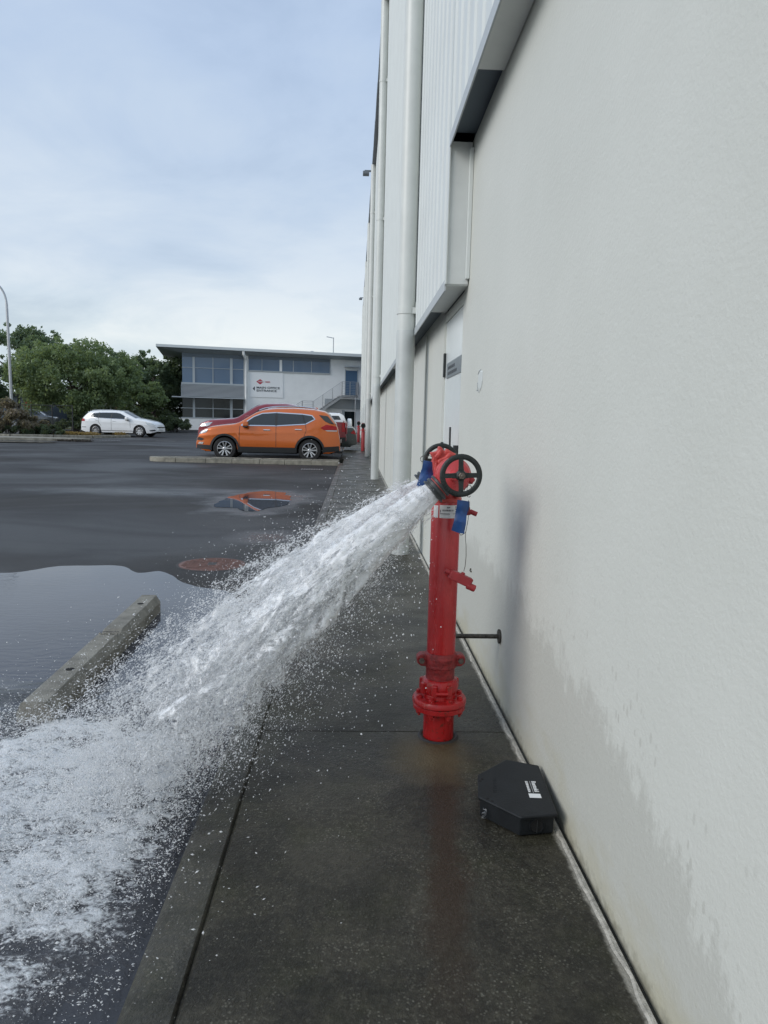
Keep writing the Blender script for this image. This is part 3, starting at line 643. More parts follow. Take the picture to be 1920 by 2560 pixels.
casting([(0.324, 1.12), (0.347, 1.13), (0.364, 1.147), (0.379, 1.139), (0.359, 1.115), (0.345, 1.103), (0.331, 1.097), (0.319, 1.109)], 2.772, .012)
casting([(0.311, 1.109), (0.324, 1.103), (0.331, 1.074), (0.327, 1.045), (0.313, 1.049), (0.307, 1.079)], 2.775, .008)
casting([(.306, 1.128), (.330, 1.160), (.341, 1.150), (.322, 1.118)], 2.776, .006)
wedge((.425, 2.64, 1.058), (.022, .012, .014), (0, 38, 0), mat=m_redcap); wedge((.432, 2.66, 1.045), (.012, .010, .010), (10, 10, 20), mat=m_redcap)
wedge((.345, 2.73, .992), (.030, .02, .014), (0, 6, 0), mat=m_red); wedge((.40, 2.74, .992), (.018, .02, .014), (0, -10, 0), mat=m_reddull)
for (x, y, z_) in [(.352, 2.80, 1.152), (.392, 2.82, 1.140), (.378, 2.79, 1.128), (.404, 2.83, 1.128)]:
    MB().cyl((x, y, z_ - .02), (x + .004, y, z_ + .004), .0045, n=8).lathe([(.008, 0), (.008, .008)], (x, y, z_ - .010), n=6).build('head_bolt', m_bolt, hy)
for i in range(2):
    MB().tube([(HX + .07 * math.cos(t) * .12 + .066, 2.64, 1.02 - .018 * i + .014 * math.sin(t)) for t in [k * .7 for k in range(9)]], .0014, 6).build('wire_loop', m_rustst, hy, True)
MB().tube([(.268 + .012 * math.cos(t), 2.80, 1.118 + .012 * math.sin(t)) for t in [k * .6 for k in range(10)]], .0014, 6).tube([(.275, 2.80, 1.125), (.29, 2.79, 1.132), (.305, 2.79, 1.126)], .0013, 6).build('wire_loop', m_rustst, hy, True)
MB().tube([(.414, 2.66, .992), (.412, 2.67, 1.012), (.420, 2.65, 1.028), (.410, 2.64, 1.040)], .0016, 6).build('wire_loop', m_rustst, hy, True)
# outlet on the wall side of the riser
MB().cyl((.41, 2.76, .918), (.452, 2.755, .923), .016, n=20).cyl((.45, 2.755, .922), (.478, 2.75, .911), .0095, n=20).build('side_plug', m_redcap, hy, True, bevel=.002)
MB().box(.432, .447, 2.745, 2.765, .925, .946).build('side_plug_lug', m_redcap, hy, bevel=.003)
# sticker wrapped on the riser
def wrap(a0, a1, z0, z1, r, mat, nm, parent, n=16, ext=.0006):
    b = MB()
    for k in range(n + 1):
        a = R(a0 + (a1 - a0) * k / n); b.v += [(HX + r * math.sin(a), HY - r * math.cos(a), z0), (HX + r * math.sin(a), HY - r * math.cos(a), z1)]
    b.f = [(2 * k, 2 * k + 2, 2 * k + 3, 2 * k + 1) for k in range(n)]; return b.build(nm, mat, parent, True)
st = wrap(-32, 62, .897, .947, .0571, m_label, 'asset_label', hy); wrap(-62, -38, .897, .944, .0571, m_label, 'asset_label', hy)
def ink(cells, mat=m_ink):
    b = MB(); r = .0574
    for a0, a1, z0, z1 in cells:
        n = max(1, int((a1 - a0) / 6)); base = len(b.v)
        for k in range(n + 1):
            a = R(a0 + (a1 - a0) * k / n); b.v += [(HX + r * math.sin(a), HY - r * math.cos(a), z0), (HX + r * math.sin(a), HY - r * math.cos(a), z1)]
        b.f += [(base + 2 * k, base + 2 * k + 2, base + 2 * k + 3, base + 2 * k + 1) for k in range(n)]
    return b.build('label_print', mat, st)
cells = []; a = -20
while a < 24: wd = random.choice((.5, .9, 1.4)); cells.append((a, a + wd, .9235, .930)); a += wd + random.choice((.5, .8, 1.1))
a = -29
while a < 8: wd = random.choice((1.2, 2.0, 2.6)); cells.append((a, a + wd, .9115, .9155)); a += wd + .8
cells += [(-22, 6, .9085, .9089), (-22, 6, .8993, .8997), (-22.3, -22, .8993, .9089), (6, 6.3, .8993, .9089), (12, 40, .9170, .9174), (22, 36, .9130, .9145), (32, 37, .938, .942), (32, 37, .930, .934), (32, 37, .922, .925), (-3, 0, .935, .941), (2, 5, .935, .941), (6, 9, .937, .941), (-29, -26.5, .918, .929)]
ink(cells)
# blue vinyl tags hanging off the caps
def sheet_tag(poly, y0, nm, label, cat, thick=.0025, curl=.012):
    b = MB(); n = len(poly); c = Vector((sum(p[0] for p in poly) / n, sum(p[1] for p in poly) / n))
    xs_ = [p[0] for p in poly]; zs_ = [p[1] for p in poly]
    def dep(x, z): return y0 + curl * math.sin((x - min(xs_)) / (max(xs_) - min(xs_) + 1e-6) * 3.1) * -1 + .004 * math.sin(z * 90)
    rings = []
    for f in (1.0, .66, .33): rings.append([(c.x + (p[0] - c.x) * f, c.y + (p[1] - c.y) * f) for p in poly])
    for s in (0, 1):
        base = len(b.v)
        for rg in rings:
            for x, z_ in rg: b.v.append((x, dep(x, z_) + s * thick, z_))
        b.v.append((c.x, dep(c.x, c.y) + s * thick, c.y)); ctr = len(b.v) - 1
        for k in range(2):
            for i in range(n): j = (i + 1) % n; q = (base + k * n + i, base + k * n + j, base + (k + 1) * n + j, base + (k + 1) * n + i); b.f.append(q if s else q[::-1])
        for i in range(n): j = (i + 1) % n; b.f.append((base + 2 * n + i, base + 2 * n + j, ctr))
    m_ = 3 * n + 1
    for i in range(n): j = (i + 1) % n; b.f.append((i, j, j + m_, i + m_))
    o = b.build(nm, m_blue, None, True); return setp(o, label, cat, 'blue hydrant tags')
def dens(poly, k=4):
    r = []
    for i in range(len(poly)):
        a, c = poly[i], poly[(i + 1) % len(poly)]
        for j in range(k): r.append((a[0] + (c[0] - a[0]) * j / k, a[1] + (c[1] - a[1]) * j / k))
    return r
sheet_tag(dens([(.267, 1.114), (.301, 1.109), (.304, 1.08), (.311, 1.05), (.288, 1.022), (.266, 1.004), (.243, 1.012), (.252, 1.045), (.262, 1.08)]), 2.795, 'vinyl_tag', 'blue vinyl tag hanging above the water jets by the rear outlet', 'tag')
sheet_tag(dens([(.386, .976), (.410, .974), (.433, .970), (.434, .95), (.424, .917), (.421, .88), (.417, .848), (.392, .852), (.369, .859), (.375, .89), (.380, .916), (.384, .945)]), 2.665, 'vinyl_tag', 'blue vinyl tag hanging over the white label on the riser', 'tag')
# red blanking cap hanging on its wire
cap = thing('hanging_cap', 'dull red blanking cap with spout hanging on a wire beside the riser', 'cap', (.424, 2.68, .67))
m4 = Matrix.Translation((.411, 2.68, .672)) @ Matrix.Rotation(R(24), 4, 'Y')
MB().box(-.046, .046, -.018, .018, -.017, .019, m4).build('cap_body', m_redcap, cap, bevel=.004)
MB().cyl(m4 @ Vector((.034, -.006, -.012)), m4 @ Vector((.068, -.006, -.011)), .0135, n=20).build('spout', m_redcap, cap, True, bevel=.003)
MB().cyl(m4 @ Vector((-.066, 0, .004)), m4 @ Vector((-.044, 0, .003)), .009, n=16).build('nub', m_redcap, cap, True)
MB().lathe([(.008, 0), (.008, .006), (.005, .008)], m4 @ Vector((.002, 0, .019)), (math.sin(R(24)), 0, math.cos(R(24))), 12).build('wire_eye', m_redcap, cap, True)
wp = [(.424, 2.68, .700), (.428, 2.678, .72), (.430, 2.676, .76), (.428, 2.674, .80), (.424, 2.672, .835), (.424, 2.668, .853), (.416, 2.662, .847), (.404, 2.66, .842), (.397, 2.66, .852)]
MB().tube(wp, .0012, 6).tube([(.424, 2.668, .853), (.430, 2.663, .90), (.432, 2.66, .95), (.428, 2.66, .975)], .0011, 6).build('wire', m_rustst, cap, True)

# ------------------------------------------------------------------ bait box
bx = thing('bait_station', 'black plastic rodent bait box on the path against the wall', 'bait box', (.55, 2.2, 0))
top = [(.440, 2.309), (.416, 2.163), (.526, 2.040), (.645, 2.057), (.667, 2.377), (.56, 2.42)]
cxb, cyb = .54, 2.23
def scl(f): return [(cxb + (x - cxb) * f, cyb + (y - cyb) * f) for x, y in top]
MB().prism(scl(.925)[::-1], .004, .060).build('box_base', m_black, bx, bevel=.004)
lid = MB().prism(scl(1.0)[::-1], .064, .074).build('lid', m_black, bx, bevel=.004, seg=3)
MB().prism(scl(.975)[::-1], .060, .0645).build('lid_rim', m_black, bx)
# entry hole on the near face, recessed plug rim
a_, c_ = Vector((.526, 2.040, 0)), Vector((.645, 2.057, 0)); mid = (a_ + c_) / 2; mid = Vector((cxb + (mid.x - cxb) * .925, cyb + (mid.y - cyb) * .925, .033))
nrm = Vector((c_.y - a_.y, -(c_.x - a_.x), 0)).normalized()
MB().lathe([(.022, -.004), (.025, .0), (.025, .003), (.0215, .0032), (.020, -.002)], mid, nrm, 28, cap=False).build('entry_ring', m_black, bx, True)
MB().lathe([(.0205, 0), (.0205, .0012)], mid, nrm, 28).build('entry_hole', m_under, bx)
tx = (c_ - a_).normalized()
MB().cyl(mid + nrm * .004 + Vector((0, 0, -.02)), mid + nrm * .004 + Vector((0, 0, .02)), .0012, n=6).build('entry_bar', m_trim, bx)
b = MB()
for x, y in [(.449, 2.275), (.440, 2.262), (.445, 2.150), (.456, 2.133)]: b.lathe([(.005, 0), (.005, .0008)], (x, y, .0738), n=10)
b.build('lock_hole', m_under, bx)
b = MB()
for k in range(9): b.box(.470 + .002 * k, .482 + .002 * k, 2.19 + .011 * k, 2.1915 + .011 * k, .0738, .0746)
b.build('lid_moulding', m_black, lid)
# print: lettering runs towards the viewer along the wall edge, block at its end
u_ = Vector((-.022, -.32, 0)).normalized(); v_ = Vector((0, 0, 1)).cross(u_)
def T4(x, y): return Matrix(((u_.x, v_.x, 0, x), (u_.y, v_.y, 0, y), (0, 0, 1, .0746), (0, 0, 0, 1)))
text('Rentokil', .021, m_label, T4(.6115, 2.262), bx, 'lid_print', 1.0, .0003, .0004)
q = T4(.6045, 2.262); MB().box(0, .078, 0, .0025, 0, .0004, q).build('lid_print', m_steel, bx)
text('EXTERMINATION', .0115, m_label, T4(.5905, 2.262), bx, 'lid_print', .80, .0002, .0004)
q = T4(.5905, 2.262) @ Matrix.Translation((.082, 0, 0)); MB().box(0, .026, -.002, .036, 0, .0005, q).build('lid_print', m_label, bx)
tw = MB(); 
for k in range(2): tw.tube([(.432 + .008 * math.sin(t * 2.1 + k), 2.135 + .006 * math.cos(t * 1.7), .012 + .0045 * t) for t in [i * .55 for i in range(14)]], .0009, 5)
tw.build('wire_tie', m_steel, bx, True)

# ------------------------------------------------------------------ wheel stop
ws = thing('wheel_stop', 'weathered grey concrete wheel stop lying in the large puddle', 'wheel stop', (-1.4, 4.0, -.08))
A0 = Vector((-1.345, 3.0, 0)); A1 = Vector((-1.398, 4.93, 0)); e = (A1 - A0); L = e.length; e.normalize(); sd_ = Vector((e.y, -e.x, 0))
b = MB(); n = 60
for k in range(n + 1):
    t = k / n; c = A0 + e * L * t; jit = .004 * mn.noise(Vector((t * 30, 0, 0))); dz = 0
    if .52 < t < .57: dz = -.018 + .006 * mn.noise(Vector((t * 300, 1, 0)))
    endf = 1 if 0 < k < n else .93
    for (o, zz) in [(-.076, -.09), (-.076, -.012), (-.054, .034), (.046, .034), (.076, -.01), (.079, -.09)]:
        p = c + sd_ * (o * endf + (jit if abs(o) > .07 else 0)) ; b.v.append((p.x, p.y, zz + (dz if zz > 0 else 0) + (.0015 * mn.noise(Vector((t * 60, o * 40, 0))) if zz > 0 else 0)))
for k in range(n):
    for j in range(5): q = k * 6 + j; b.f.append((q, q + 1, q + 7, q + 6))
b.f.append(tuple(range(6))); b.f.append(tuple(n * 6 + j for j in range(6))[::-1])
b.build('stop_body', m_conc, ws, bevel=.003)
for t in (.22, .88):
    c = A0 + e * L * t; MB().lathe([(.020, 0), (.020, .0015)], (c.x, c.y, .0343), n=18).build('fixing_hole', m_under, ws)
b = MB()
for k in range(16):
    t = .535 + .012 * mn.noise(Vector((k * 1.7, 0, 0))); c = A0 + e * L * t + sd_ * (-.05 + .0062 * k)
    r = .006 + .005 * random.random(); b.lathe([(r, 0), (r * .7, r * .9), (r * .2, r * 1.1)], (c.x, c.y, .026), (random.uniform(-.4, .4), random.uniform(-.4, .4), 1), 6)
b.build('broken_chip', m_conc, ws)
b = MB()
for k in range(13):
    o = -.056 + .0088 * k; jt = .010 * mn.noise(Vector((k * 1.3, 4, 0))); w2 = .004 + .004 * abs(mn.noise(Vector((k * 2.1, 9, 0))))
    for q in (-w2, w2): c = A0 + e * (L * .548 + jt + q) + sd_ * o; b.v.append((c.x, c.y, .0338 - (.003 if k in (0, 12) else 0)))
b.f = [(2 * k, 2 * k + 1, 2 * k + 3, 2 * k + 2) for k in range(12)]; b.build('crack', m_under, ws)

# ------------------------------------------------------------------ manhole and grates
mh = thing('manhole_cover', 'round rusty red manhole cover with chequered ribs beside the large puddle', 'manhole cover', (-1.298, 6.62, -.08))
MB().lathe([(.315, -.02), (.325, .0015), (.306, .002), (.302, -.004)], (-1.298, 6.62, -.08), n=56, cap=False).build('frame_ring', m_mholedark, mh, True)
MB().lathe([(.301, -.02), (.301, .0035), (.296, .005)], (-1.298, 6.62, -.08), n=56).build('cover_plate', m_mhole, mh, True)
b = MB()
for i in range(-9, 10):
    for j in range(-14, 15):
        x, y = i * .031, j * .020
        if x * x + y * y > .274 ** 2 or (abs(x) < .06 and abs(y) < .07): continue
        if i % 2 == 0: b.box(-1.298 + x - .012, -1.298 + x + .012, 6.62 + y - .005, 6.62 + y + .005, -.0755, -.0705)
        else: b.box(-1.298 + x - .014, -1.298 + x + .014, 6.62 + y + .005, 6.62 + y + .013, -.0755, -.071)
o = b.build('tread_ribs', m_mhole, mh); o['kind'] = 'stuff'
MB().box(-1.335, -1.262, 6.56, 6.68, -.0755, -.0725).build('centre_boss', m_mholedark, mh)
def grate(x, y, wx, wy, label):
    g = thing('drain_grate', label, 'drain', (x, y, gzs(y)), 0, 'drain grates in the asphalt')
    MB().box(x - wx / 2, x + wx / 2, y - wy / 2, y + wy / 2, gzs(y) - .02, gzs(y) + .006).build('grate_frame', m_mholedark, g)
    n = 9
    for k in range(n):
        xx = x - wx / 2 + wx * (k + .5) / n; MB().box(xx - wx * .02, xx + wx * .02, y - wy * .4, y + wy * .4, gzs(y) + .007, gzs(y) + .013).build('grate_bar', m_steel, g)
grate(-1.17, 19.95, .62, .55, 'dark steel drain grate in front of the island kerb')
grate(-12.3, 36.5, 1.3, .6, 'distant drain grate near the white station wagon')

# ------------------------------------------------------------------ vehicles
def interp(tab, x):
    tab = sorted(tab); 
    if x <= tab[0][0]: return tab[0][1]
    for (a, fa), (b_, fb) in zip(tab, tab[1:]):
        if x <= b_: return fa + (fb - fa) * (x - a) / (b_ - a + 1e-9)
    return tab[-1][1]
def sm(tab, x, h=.035): return (interp(tab, x - h) + 2 * interp(tab, x) + interp(tab, x + h)) / 4
class Car:
    def __init__(s, name, label, cat, loc, rz, prof, W, wheels, wr, sill, belt, paintm, cladm=None, arch=.06, group='parked cars', tumble=.30, spokes=5, dbl=True, roofsm=.035):
        s.t = thing(name, label, cat, loc, rz, group); s.prof = prof; s.W = W; s.belt = belt; s.sill = sill; s.wheels = wheels; s.wr = wr
        s.x0 = min(p[0] for p in prof); s.x1 = max(p[0] for p in prof); s.L = s.x1 - s.x0; s.tum = tumble; s.arch = wr + arch
        s.roofsm = roofsm; s.body(paintm); s.under()
        for xw in wheels:
            for sy in (1, -1): s.wheel(xw, sy, spokes, dbl)
        if cladm: s.cladding(cladm)
    def zt(s, x): return sm(s.prof, x, s.roofsm) if s.x0 + .04 < x < s.x1 - .04 else interp(s.prof, x)
    def zb(s, x):
        z_ = s.sill
        for xw in s.wheels:
            d2 = s.arch ** 2 - (x - xw) ** 2
            if d2 > 0: z_ = max(z_, s.wr + math.sqrt(d2) - .0)
        e = max(0, abs(x - (s.x0 + s.x1) / 2) - s.L / 2 + .35) / .35
        return max(z_, s.sill + .10 * e)
    def S(s, x, z_):
        u = abs(2 * (x - (s.x0 + s.x1) / 2) / s.L); hw = s.W * (1 - .26 * u ** 6 - .03 * u * u)
        bz = interp(s.belt, x)
        y = hw * (1 - .10 * max(0, (.55 - z_)) ** 2 * 4 - .10 * max(0, z_ - .7) ** 2 * 2 + .012 * math.exp(-((z_ - (bz - .18)) / .06) ** 2))
        if z_ > bz: y -= (z_ - bz) * s.tum
        top = s.zt(x); r = .07
        if z_ > top - r: k = (z_ - (top - r)) / r; y -= r * (1 - math.sqrt(max(0, 1 - k * k * .98)))
        return max(.05, y)
    def body(s, mat):
        nx, nz, ny = 110, 20, 10; b = MB(); X = [s.x0 + s.L * (0.5 - 0.5 * math.cos(math.pi * i / nx)) * 1.0 for i in range(nx + 1)]
        X = sorted(set([round(.5 * (s.x0 + s.L * i / nx) + .5 * X[i], 4) for i in range(nx + 1)])); nx = len(X) - 1
        row = 2 * (nz + 1) + (ny - 1)
        for x in X:
            zb, zt_ = s.zb(x), s.zt(x); zb = min(zb, zt_ - .05)
            zl = [zb + (zt_ - zb) * (1 - (1 - k / nz) ** 1.3) for k in range(nz + 1)]
            for z_ in zl: b.v.append((x, s.S(x, z_), z_))
            ye = s.S(x, zt_)
            for k in range(1, ny):
                y = ye * (1 - 2 * k / ny); b.v.append((x, y, zt_ + .045 * (1 - (y / ye) ** 2) * min(1, ye / .6)))
            for z_ in zl[::-1]: b.v.append((x, -s.S(x, z_), z_))
        for i in range(nx):
            for k in range(row - 1): q = i * row + k; b.f.append((q, q + 1, q + row + 1, q + row))
        b.f.append(tuple(range(row))); b.f.append(tuple(nx * row + k for k in range(row))[::-1])
        s.bodyo = b.build('body', mat, s.t, True, world=False)
    def under(s):
        b = MB(); xa, xb = s.wheels[0] - .0, s.wheels[1]; b.box(s.x0 + .25, s.x1 - .25, -s.W * .62, s.W * .62, s.sill - .02, s.zt(0) * .5)
        b.box(min(xa, xb) + s.arch, max(xa, xb) - s.arch, -s.W * .86, s.W * .86, s.sill - .03, s.sill + .1); b.build('underbody_shade_box', m_under, s.t, world=False)  # black boxes inside the body paint the wheel-well darkness
    def wheel(s, xw, sy, spokes, dbl):
        wt = .21; y = sy * (s.W - .03); r = s.wr
        T = MB().lathe([(r * .66, -wt), (r * .9, -wt), (r, -wt + .03), (r, -.03), (r * .93, -.004), (r * .68, 0), (r * .66, -.02), (r * .66, -wt)], (xw, y, r), (0, sy, 0), 36, cap=False).build('wheel', m_rubber, s.t, True, world=False)
        MB().lathe([(r * .67, -.03), (r * .67, -.008), (r * .63, -.004), (r * .60, -.03)], (xw, y, r), (0, sy, 0), 36, cap=False).build('rim', m_alloy, T, True, world=False)
        MB().lathe([(r * .62, -.075), (r * .62, -.07)], (xw, y, r), (0, sy, 0), 24).build('brake_disc', m_under, T, world=False)
        for k in range(spokes):
            b = MB()
            for dd in ((-.22, .22) if dbl else (0,)):
                a = 2 * math.pi * k / spokes + math.pi / 2
                p0 = Vector((xw + r * .14 * math.cos(a + dd), y - sy * .025, r + r * .14 * math.sin(a + dd))); p1 = Vector((xw + r * .63 * math.cos(a + dd * 1.15), y - sy * .012, r + r * .63 * math.sin(a + dd * 1.15)))
                ax = (p1 - p0).normalized(); pe = Vector((-ax.z, 0, ax.x)) * (.022 if dbl else .035); yy = Vector((0, sy * .012, 0))
                vs = [p0 - pe * .8, p0 + pe * .8, p1 + pe, p1 - pe]; b.add([v - yy for v in vs] + [v + yy for v in vs], [(4, 5, 6, 7), (0, 1, 5, 4), (1, 2, 6, 5), (2, 3, 7, 6), (3, 0, 4, 7), (3, 2, 1, 0)])
            b.build('spoke', m_alloy, T, world=False)
        MB().lathe([(r * .17, -.03), (r * .17, -.008), (r * .12, 0)], (xw, y, r), (0, sy, 0), 16).build('hub', m_alloy, T, world=False)
    def patch(s, poly, mat, nm='window', off=.004, sides=(1, -1), parent=None, n=26, m=5, double=False):
        xs_ = [p[0] for p in poly]; a, b_ = min(xs_), max(xs_)
        def cut(x):
            zs = []
            for i in range(len(poly)):
                (x0, z0), (x1, z1) = poly[i], poly[(i + 1) % len(poly)]
                if (x0 - x) * (x1 - x) <= 0 and abs(x1 - x0) > 1e-9: zs.append(z0 + (z1 - z0) * (x - x0) / (x1 - x0))
            return (min(zs), max(zs)) if zs else (0, 0)
        res = []
        for sy in sides:
            b = MB()
            for i in range(n + 1):
                x = a + 1e-4 + (b_ - a - 2e-4) * i / n; lo, hi = cut(x)
                for k in range(m + 1): z_ = lo + (hi - lo) * k / m; b.v.append((x, sy * (s.S(x, z_) + off), z_))
            for i in range(n):
                for k in range(m): q = i * (m + 1) + k; f = (q, q + 1, q + m + 2, q + m + 1); b.f.append(f if sy > 0 else f[::-1])
            res.append(b.build(nm, mat, parent or s.t, True, world=False))
        return res
    def strip(s, line, wd, mat, nm, off=.008, sides=(1, -1), closed=False, parent=None):
        pts = []
        L = line + ([line[0]] if closed else [])
        for (a, c), (d_, e_) in zip(L, L[1:]):
            k = max(1, int(math.hypot(d_ - a, e_ - c) / .06)); pts += [(a + (d_ - a) * i / k, c + (e_ - c) * i / k) for i in range(k)]
        pts.append(L[-1])
        for sy in sides:
            b = MB()
            for i, (x, z_) in enumerate(pts):
                p = pts[max(i - 1, 0)]; q = pts[min(i + 1, len(pts) - 1)]; dx, dz = q[0] - p[0], q[1] - p[1]; l = math.hypot(dx, dz) + 1e-9; nx_, nz_ = -dz / l * wd / 2, dx / l * wd / 2
                for sg in (-1, 1): b.v.append((x + nx_ * sg, sy * (s.S(x + nx_ * sg, z_ + nz_ * sg) + off), z_ + nz_ * sg))
            for i in range(len(pts) - 1): f = (2 * i, 2 * i + 1, 2 * i + 3, 2 * i + 2); b.f.append(f if sy > 0 else f[::-1])
            b.build(nm, mat, parent or s.t, world=False)
    def toppatch(s, xa, xb, mat, nm, inset=.1, off=.008, n=12):
        b = MB(); m = 8
        for i in range(n + 1):
            x = xa + (xb - xa) * i / n; zt_ = s.zt(x); ye = s.S(x, zt_)
            for k in range(m + 1): y = (ye - inset) * (1 - 2 * k / m); b.v.append((x, y, zt_ + .045 * (1 - (y / ye) ** 2) * min(1, ye / .6) + off))
        for i in range(n):
            for k in range(m): q = i * (m + 1) + k; b.f.append((q, q + 1, q + m + 2, q + m + 1))
        return b.build(nm, mat, s.t, True, world=False)
    def cladding(s, mat):
        for xw in s.wheels:
            arc_ = [(xw + (s.arch + .028) * math.cos(R(a)), s.wr + (s.arch + .028) * math.sin(R(a))) for a in range(-8, 189, 7)]
            s.strip(arc_, .062, mat, 'arch_trim', .012)
        a, c = sorted(s.wheels); s.strip([(a + s.arch, s.sill + .085), (c - s.arch, s.sill + .085)], .17, mat, 'sill_trim', .012)
        s.strip([(s.x0 + .02, s.sill + .16), (a - s.arch, s.sill + .12)], .17, mat, 'bumper_trim', .012); s.strip([(c + s.arch, s.sill + .12), (s.x1 - .02, s.sill + .14)], .14, mat, 'bumper_trim', .012)
    def mirror(s, x, z_, mat):
        for sy in (1, -1):
            y = sy * (s.S(x, z_) + .11); o = MB().box(x - .07, x + .10, y - .10, y + .10, z_ - .02, z_ + .15).build('mirror', mat, s.t, world=False, bevel=.04, seg=3)
            MB().box(x - .05, x + .10, y - .098, y + .098, z_ - .05, z_ + .0).build('mirror_base', m_trim, o, world=False, bevel=.02)
    def handle(s, x, z_, mat):
        for sy in (1, -1):
            y = sy * (s.S(x, z_) + .018); MB().box(x - .11, x + .11, y - .012, y + .012, z_ - .018, z_ + .018).build('door_handle', mat, s.t, world=False, bevel=.011, seg=3)

m_orange = paint('orange_car_paint', (.62, .135, .015), .35, .28); m_redcar = paint('red_car_paint', (.22, .012, .022), .3)
m_whitecar = paint('white_car_paint', (.85, .86, .86), 0, .3); m_greycar = paint('dark_grey_car_paint', (.035, .045, .045), .3); m_farcar = paint('silver_car_paint', (.13, .14, .15), .5)
# orange SUV
sprof = [(2.30, .58), (2.26, .70), (2.22, .80), (2.12, .92), (1.82, 1.045), (1.45, 1.10), (1.07, 1.145), (.92, 1.20), (.40, 1.53), (.15, 1.615), (-.2, 1.665), (-.8, 1.69), (-1.45, 1.66), (-1.80, 1.60), (-1.93, 1.53), (-2.14, 1.24), (-2.24, 1.08), (-2.29, .8), (-2.31, .62)]
belt = [(2.3, .9), (1.0, 1.08), (.8, 1.09), (-.25, 1.11), (-1.2, 1.17), (-1.5, 1.30), (-1.7, 1.33), (-2.3, 1.2)]
osuv = Car('parked_suv', 'bright orange SUV with silver roof rails parked behind the kerbed island', 'car', (-2.79, 24.12, gzs(24.1)), math.pi, sprof, .91, [1.36, -1.345], .36, .27, belt, m_orange, m_trim)
dlo = [(.84, 1.115), (-.30, 1.125), (-1.20, 1.195), (-1.50, 1.36), (-1.40, 1.475), (-1.08, 1.515), (-.24, 1.545), (.19, 1.51), (.45, 1.40), (.64, 1.265)]
osuv.strip(dlo, .030, m_chrome, 'window_trim', .010, closed=True)
osuv.patch(dlo, m_glass, 'side_window', .007, n=60)
osuv.strip([(-.27, 1.125), (-.27, 1.545)], .075, m_trim, 'pillar', .010); osuv.strip([(-1.20, 1.19), (-1.09, 1.515)], .04, m_trim, 'pillar', .010)
for ln in ([(-.27, 1.11), (-.27, .45)], [(.88, 1.09), (.90, .6), (.86, .42)], [(-1.20, 1.19), (-1.23, 1.0), (-1.16, .80), (-.98, .62)]): osuv.strip(ln, .012, m_trim, 'door_seam', .004)
osuv.handle(.02, .985, m_chrome); osuv.handle(-.98, 1.02, m_chrome); osuv.mirror(.66, 1.10, m_orange)
osuv.patch([(2.22, .80), (2.14, .90), (1.88, .965), (1.96, .86)], m_lamp, 'headlight', .01, n=10); osuv.patch([(2.24, .50), (2.19, .56), (2.04, .55), (2.08, .48)], m_chrome, 'fog_light', .012, n=6)
osuv.patch([(2.27, .62), (2.22, .72), (2.02, .66), (2.1, .6)], m_trim, 'intake', .010, n=6)
osuv.patch([(-1.68, 1.09), (-1.86, 1.20), (-2.20, 1.14), (-2.20, 1.02), (-1.80, 1.02)], m_tail, 'tail_light', .012, n=12)
osuv.patch([(-1.80, 1.03), (-2.21, 1.03), (-2.21, .985), (-1.90, .985)], m_lamp, 'reversing_light', .010, n=8)
osuv.patch([(-1.62, 1.50), (-1.90, 1.47), (-2.12, 1.21), (-1.98, 1.23), (-1.82, 1.30)], m_glass, 'rear_quarter_glass', .008, n=12)
osuv.toppatch(1.0, .30, m_glass, 'windscreen', .12); osuv.toppatch(-1.95, -2.17, m_glass, 'rear_window', .12)
b = MB()
for sy in (1, -1):
    rail = [(x, sy * (osuv.S(x, osuv.zt(x)) + .0), osuv.zt(x) + .035 + .035 * (1 - ((x + .62) / .95) ** 4)) for x in [.30 - .0925 * k for k in range(21)]]
    MB().tube(rail, .020, 8).build('roof_rail', m_chrome, osuv.t, True, world=False)
MB().box(-1.55, -1.45, -.05, .05, 1.69, 1.745).build('roof_antenna', m_orange, osuv.t, world=False, bevel=.02)
MB().box(-2.36, -2.24, -.3, .3, .34, .40).cyl((-2.42, 0, .36), (-2.42, 0, .44), .025).build('tow_bar', m_steel, osuv.t, world=False)
MB().box(-2.335, -2.325, -.26, .26, .62, .73).build('number_plate', m_label, osuv.t, world=False)
# white station wagon
gprof = [(2.29, .40), (2.26, .60), (2.20, .74), (2.0, .86), (1.5, .985), (1.12, 1.03), (.30, 1.40), (.05, 1.46), (-.5, 1.485), (-1.2, 1.475), (-1.72, 1.43), (-1.82, 1.36), (-2.08, 1.12), (-2.2, .98), (-2.27, .70), (-2.29, .45)]
gb = [(2.3, .8), (1.1, .95), (.5, .965), (-1.7, 1.04), (-2.3, 1.0)]
gol = Car('station_wagon', 'white station wagon parked beyond the yard in front of the trees', 'car', (-13.72, 43.6, gzs(43.6)), R(-7), gprof, .90, [1.33, -1.31], .325, .22, gb, m_whitecar, None, .045, spokes=9, dbl=False)
gd = [(.70, .99), (.2, 1.0), (-.55, 1.02), (-1.05, 1.035), (-1.72, 1.07), (-1.60, 1.26), (-1.45, 1.32), (-.9, 1.365), (-.1, 1.37), (.16, 1.33), (.42, 1.2)]
gol.strip(gd, .022, m_chrome, 'window_trim', .007, closed=True); gol.patch(gd, m_glass, 'side_window', .006, n=50)
for x in (-.36, -1.12): gol.strip([(x, 1.02), (x + .03, 1.37)], .05, m_trim, 'pillar', .009)
for ln in ([(-.34, 1.01), (-.34, .36)], [(.78, .96), (.80, .5)], [(-1.12, 1.02), (-1.1, .8), (-.95, .6)]): gol.strip(ln, .012, m_trim, 'door_seam', .004)
gol.handle(-.18, .89, m_whitecar); gol.handle(-1.2, .92, m_whitecar); gol.mirror(.62, .98, m_whitecar)
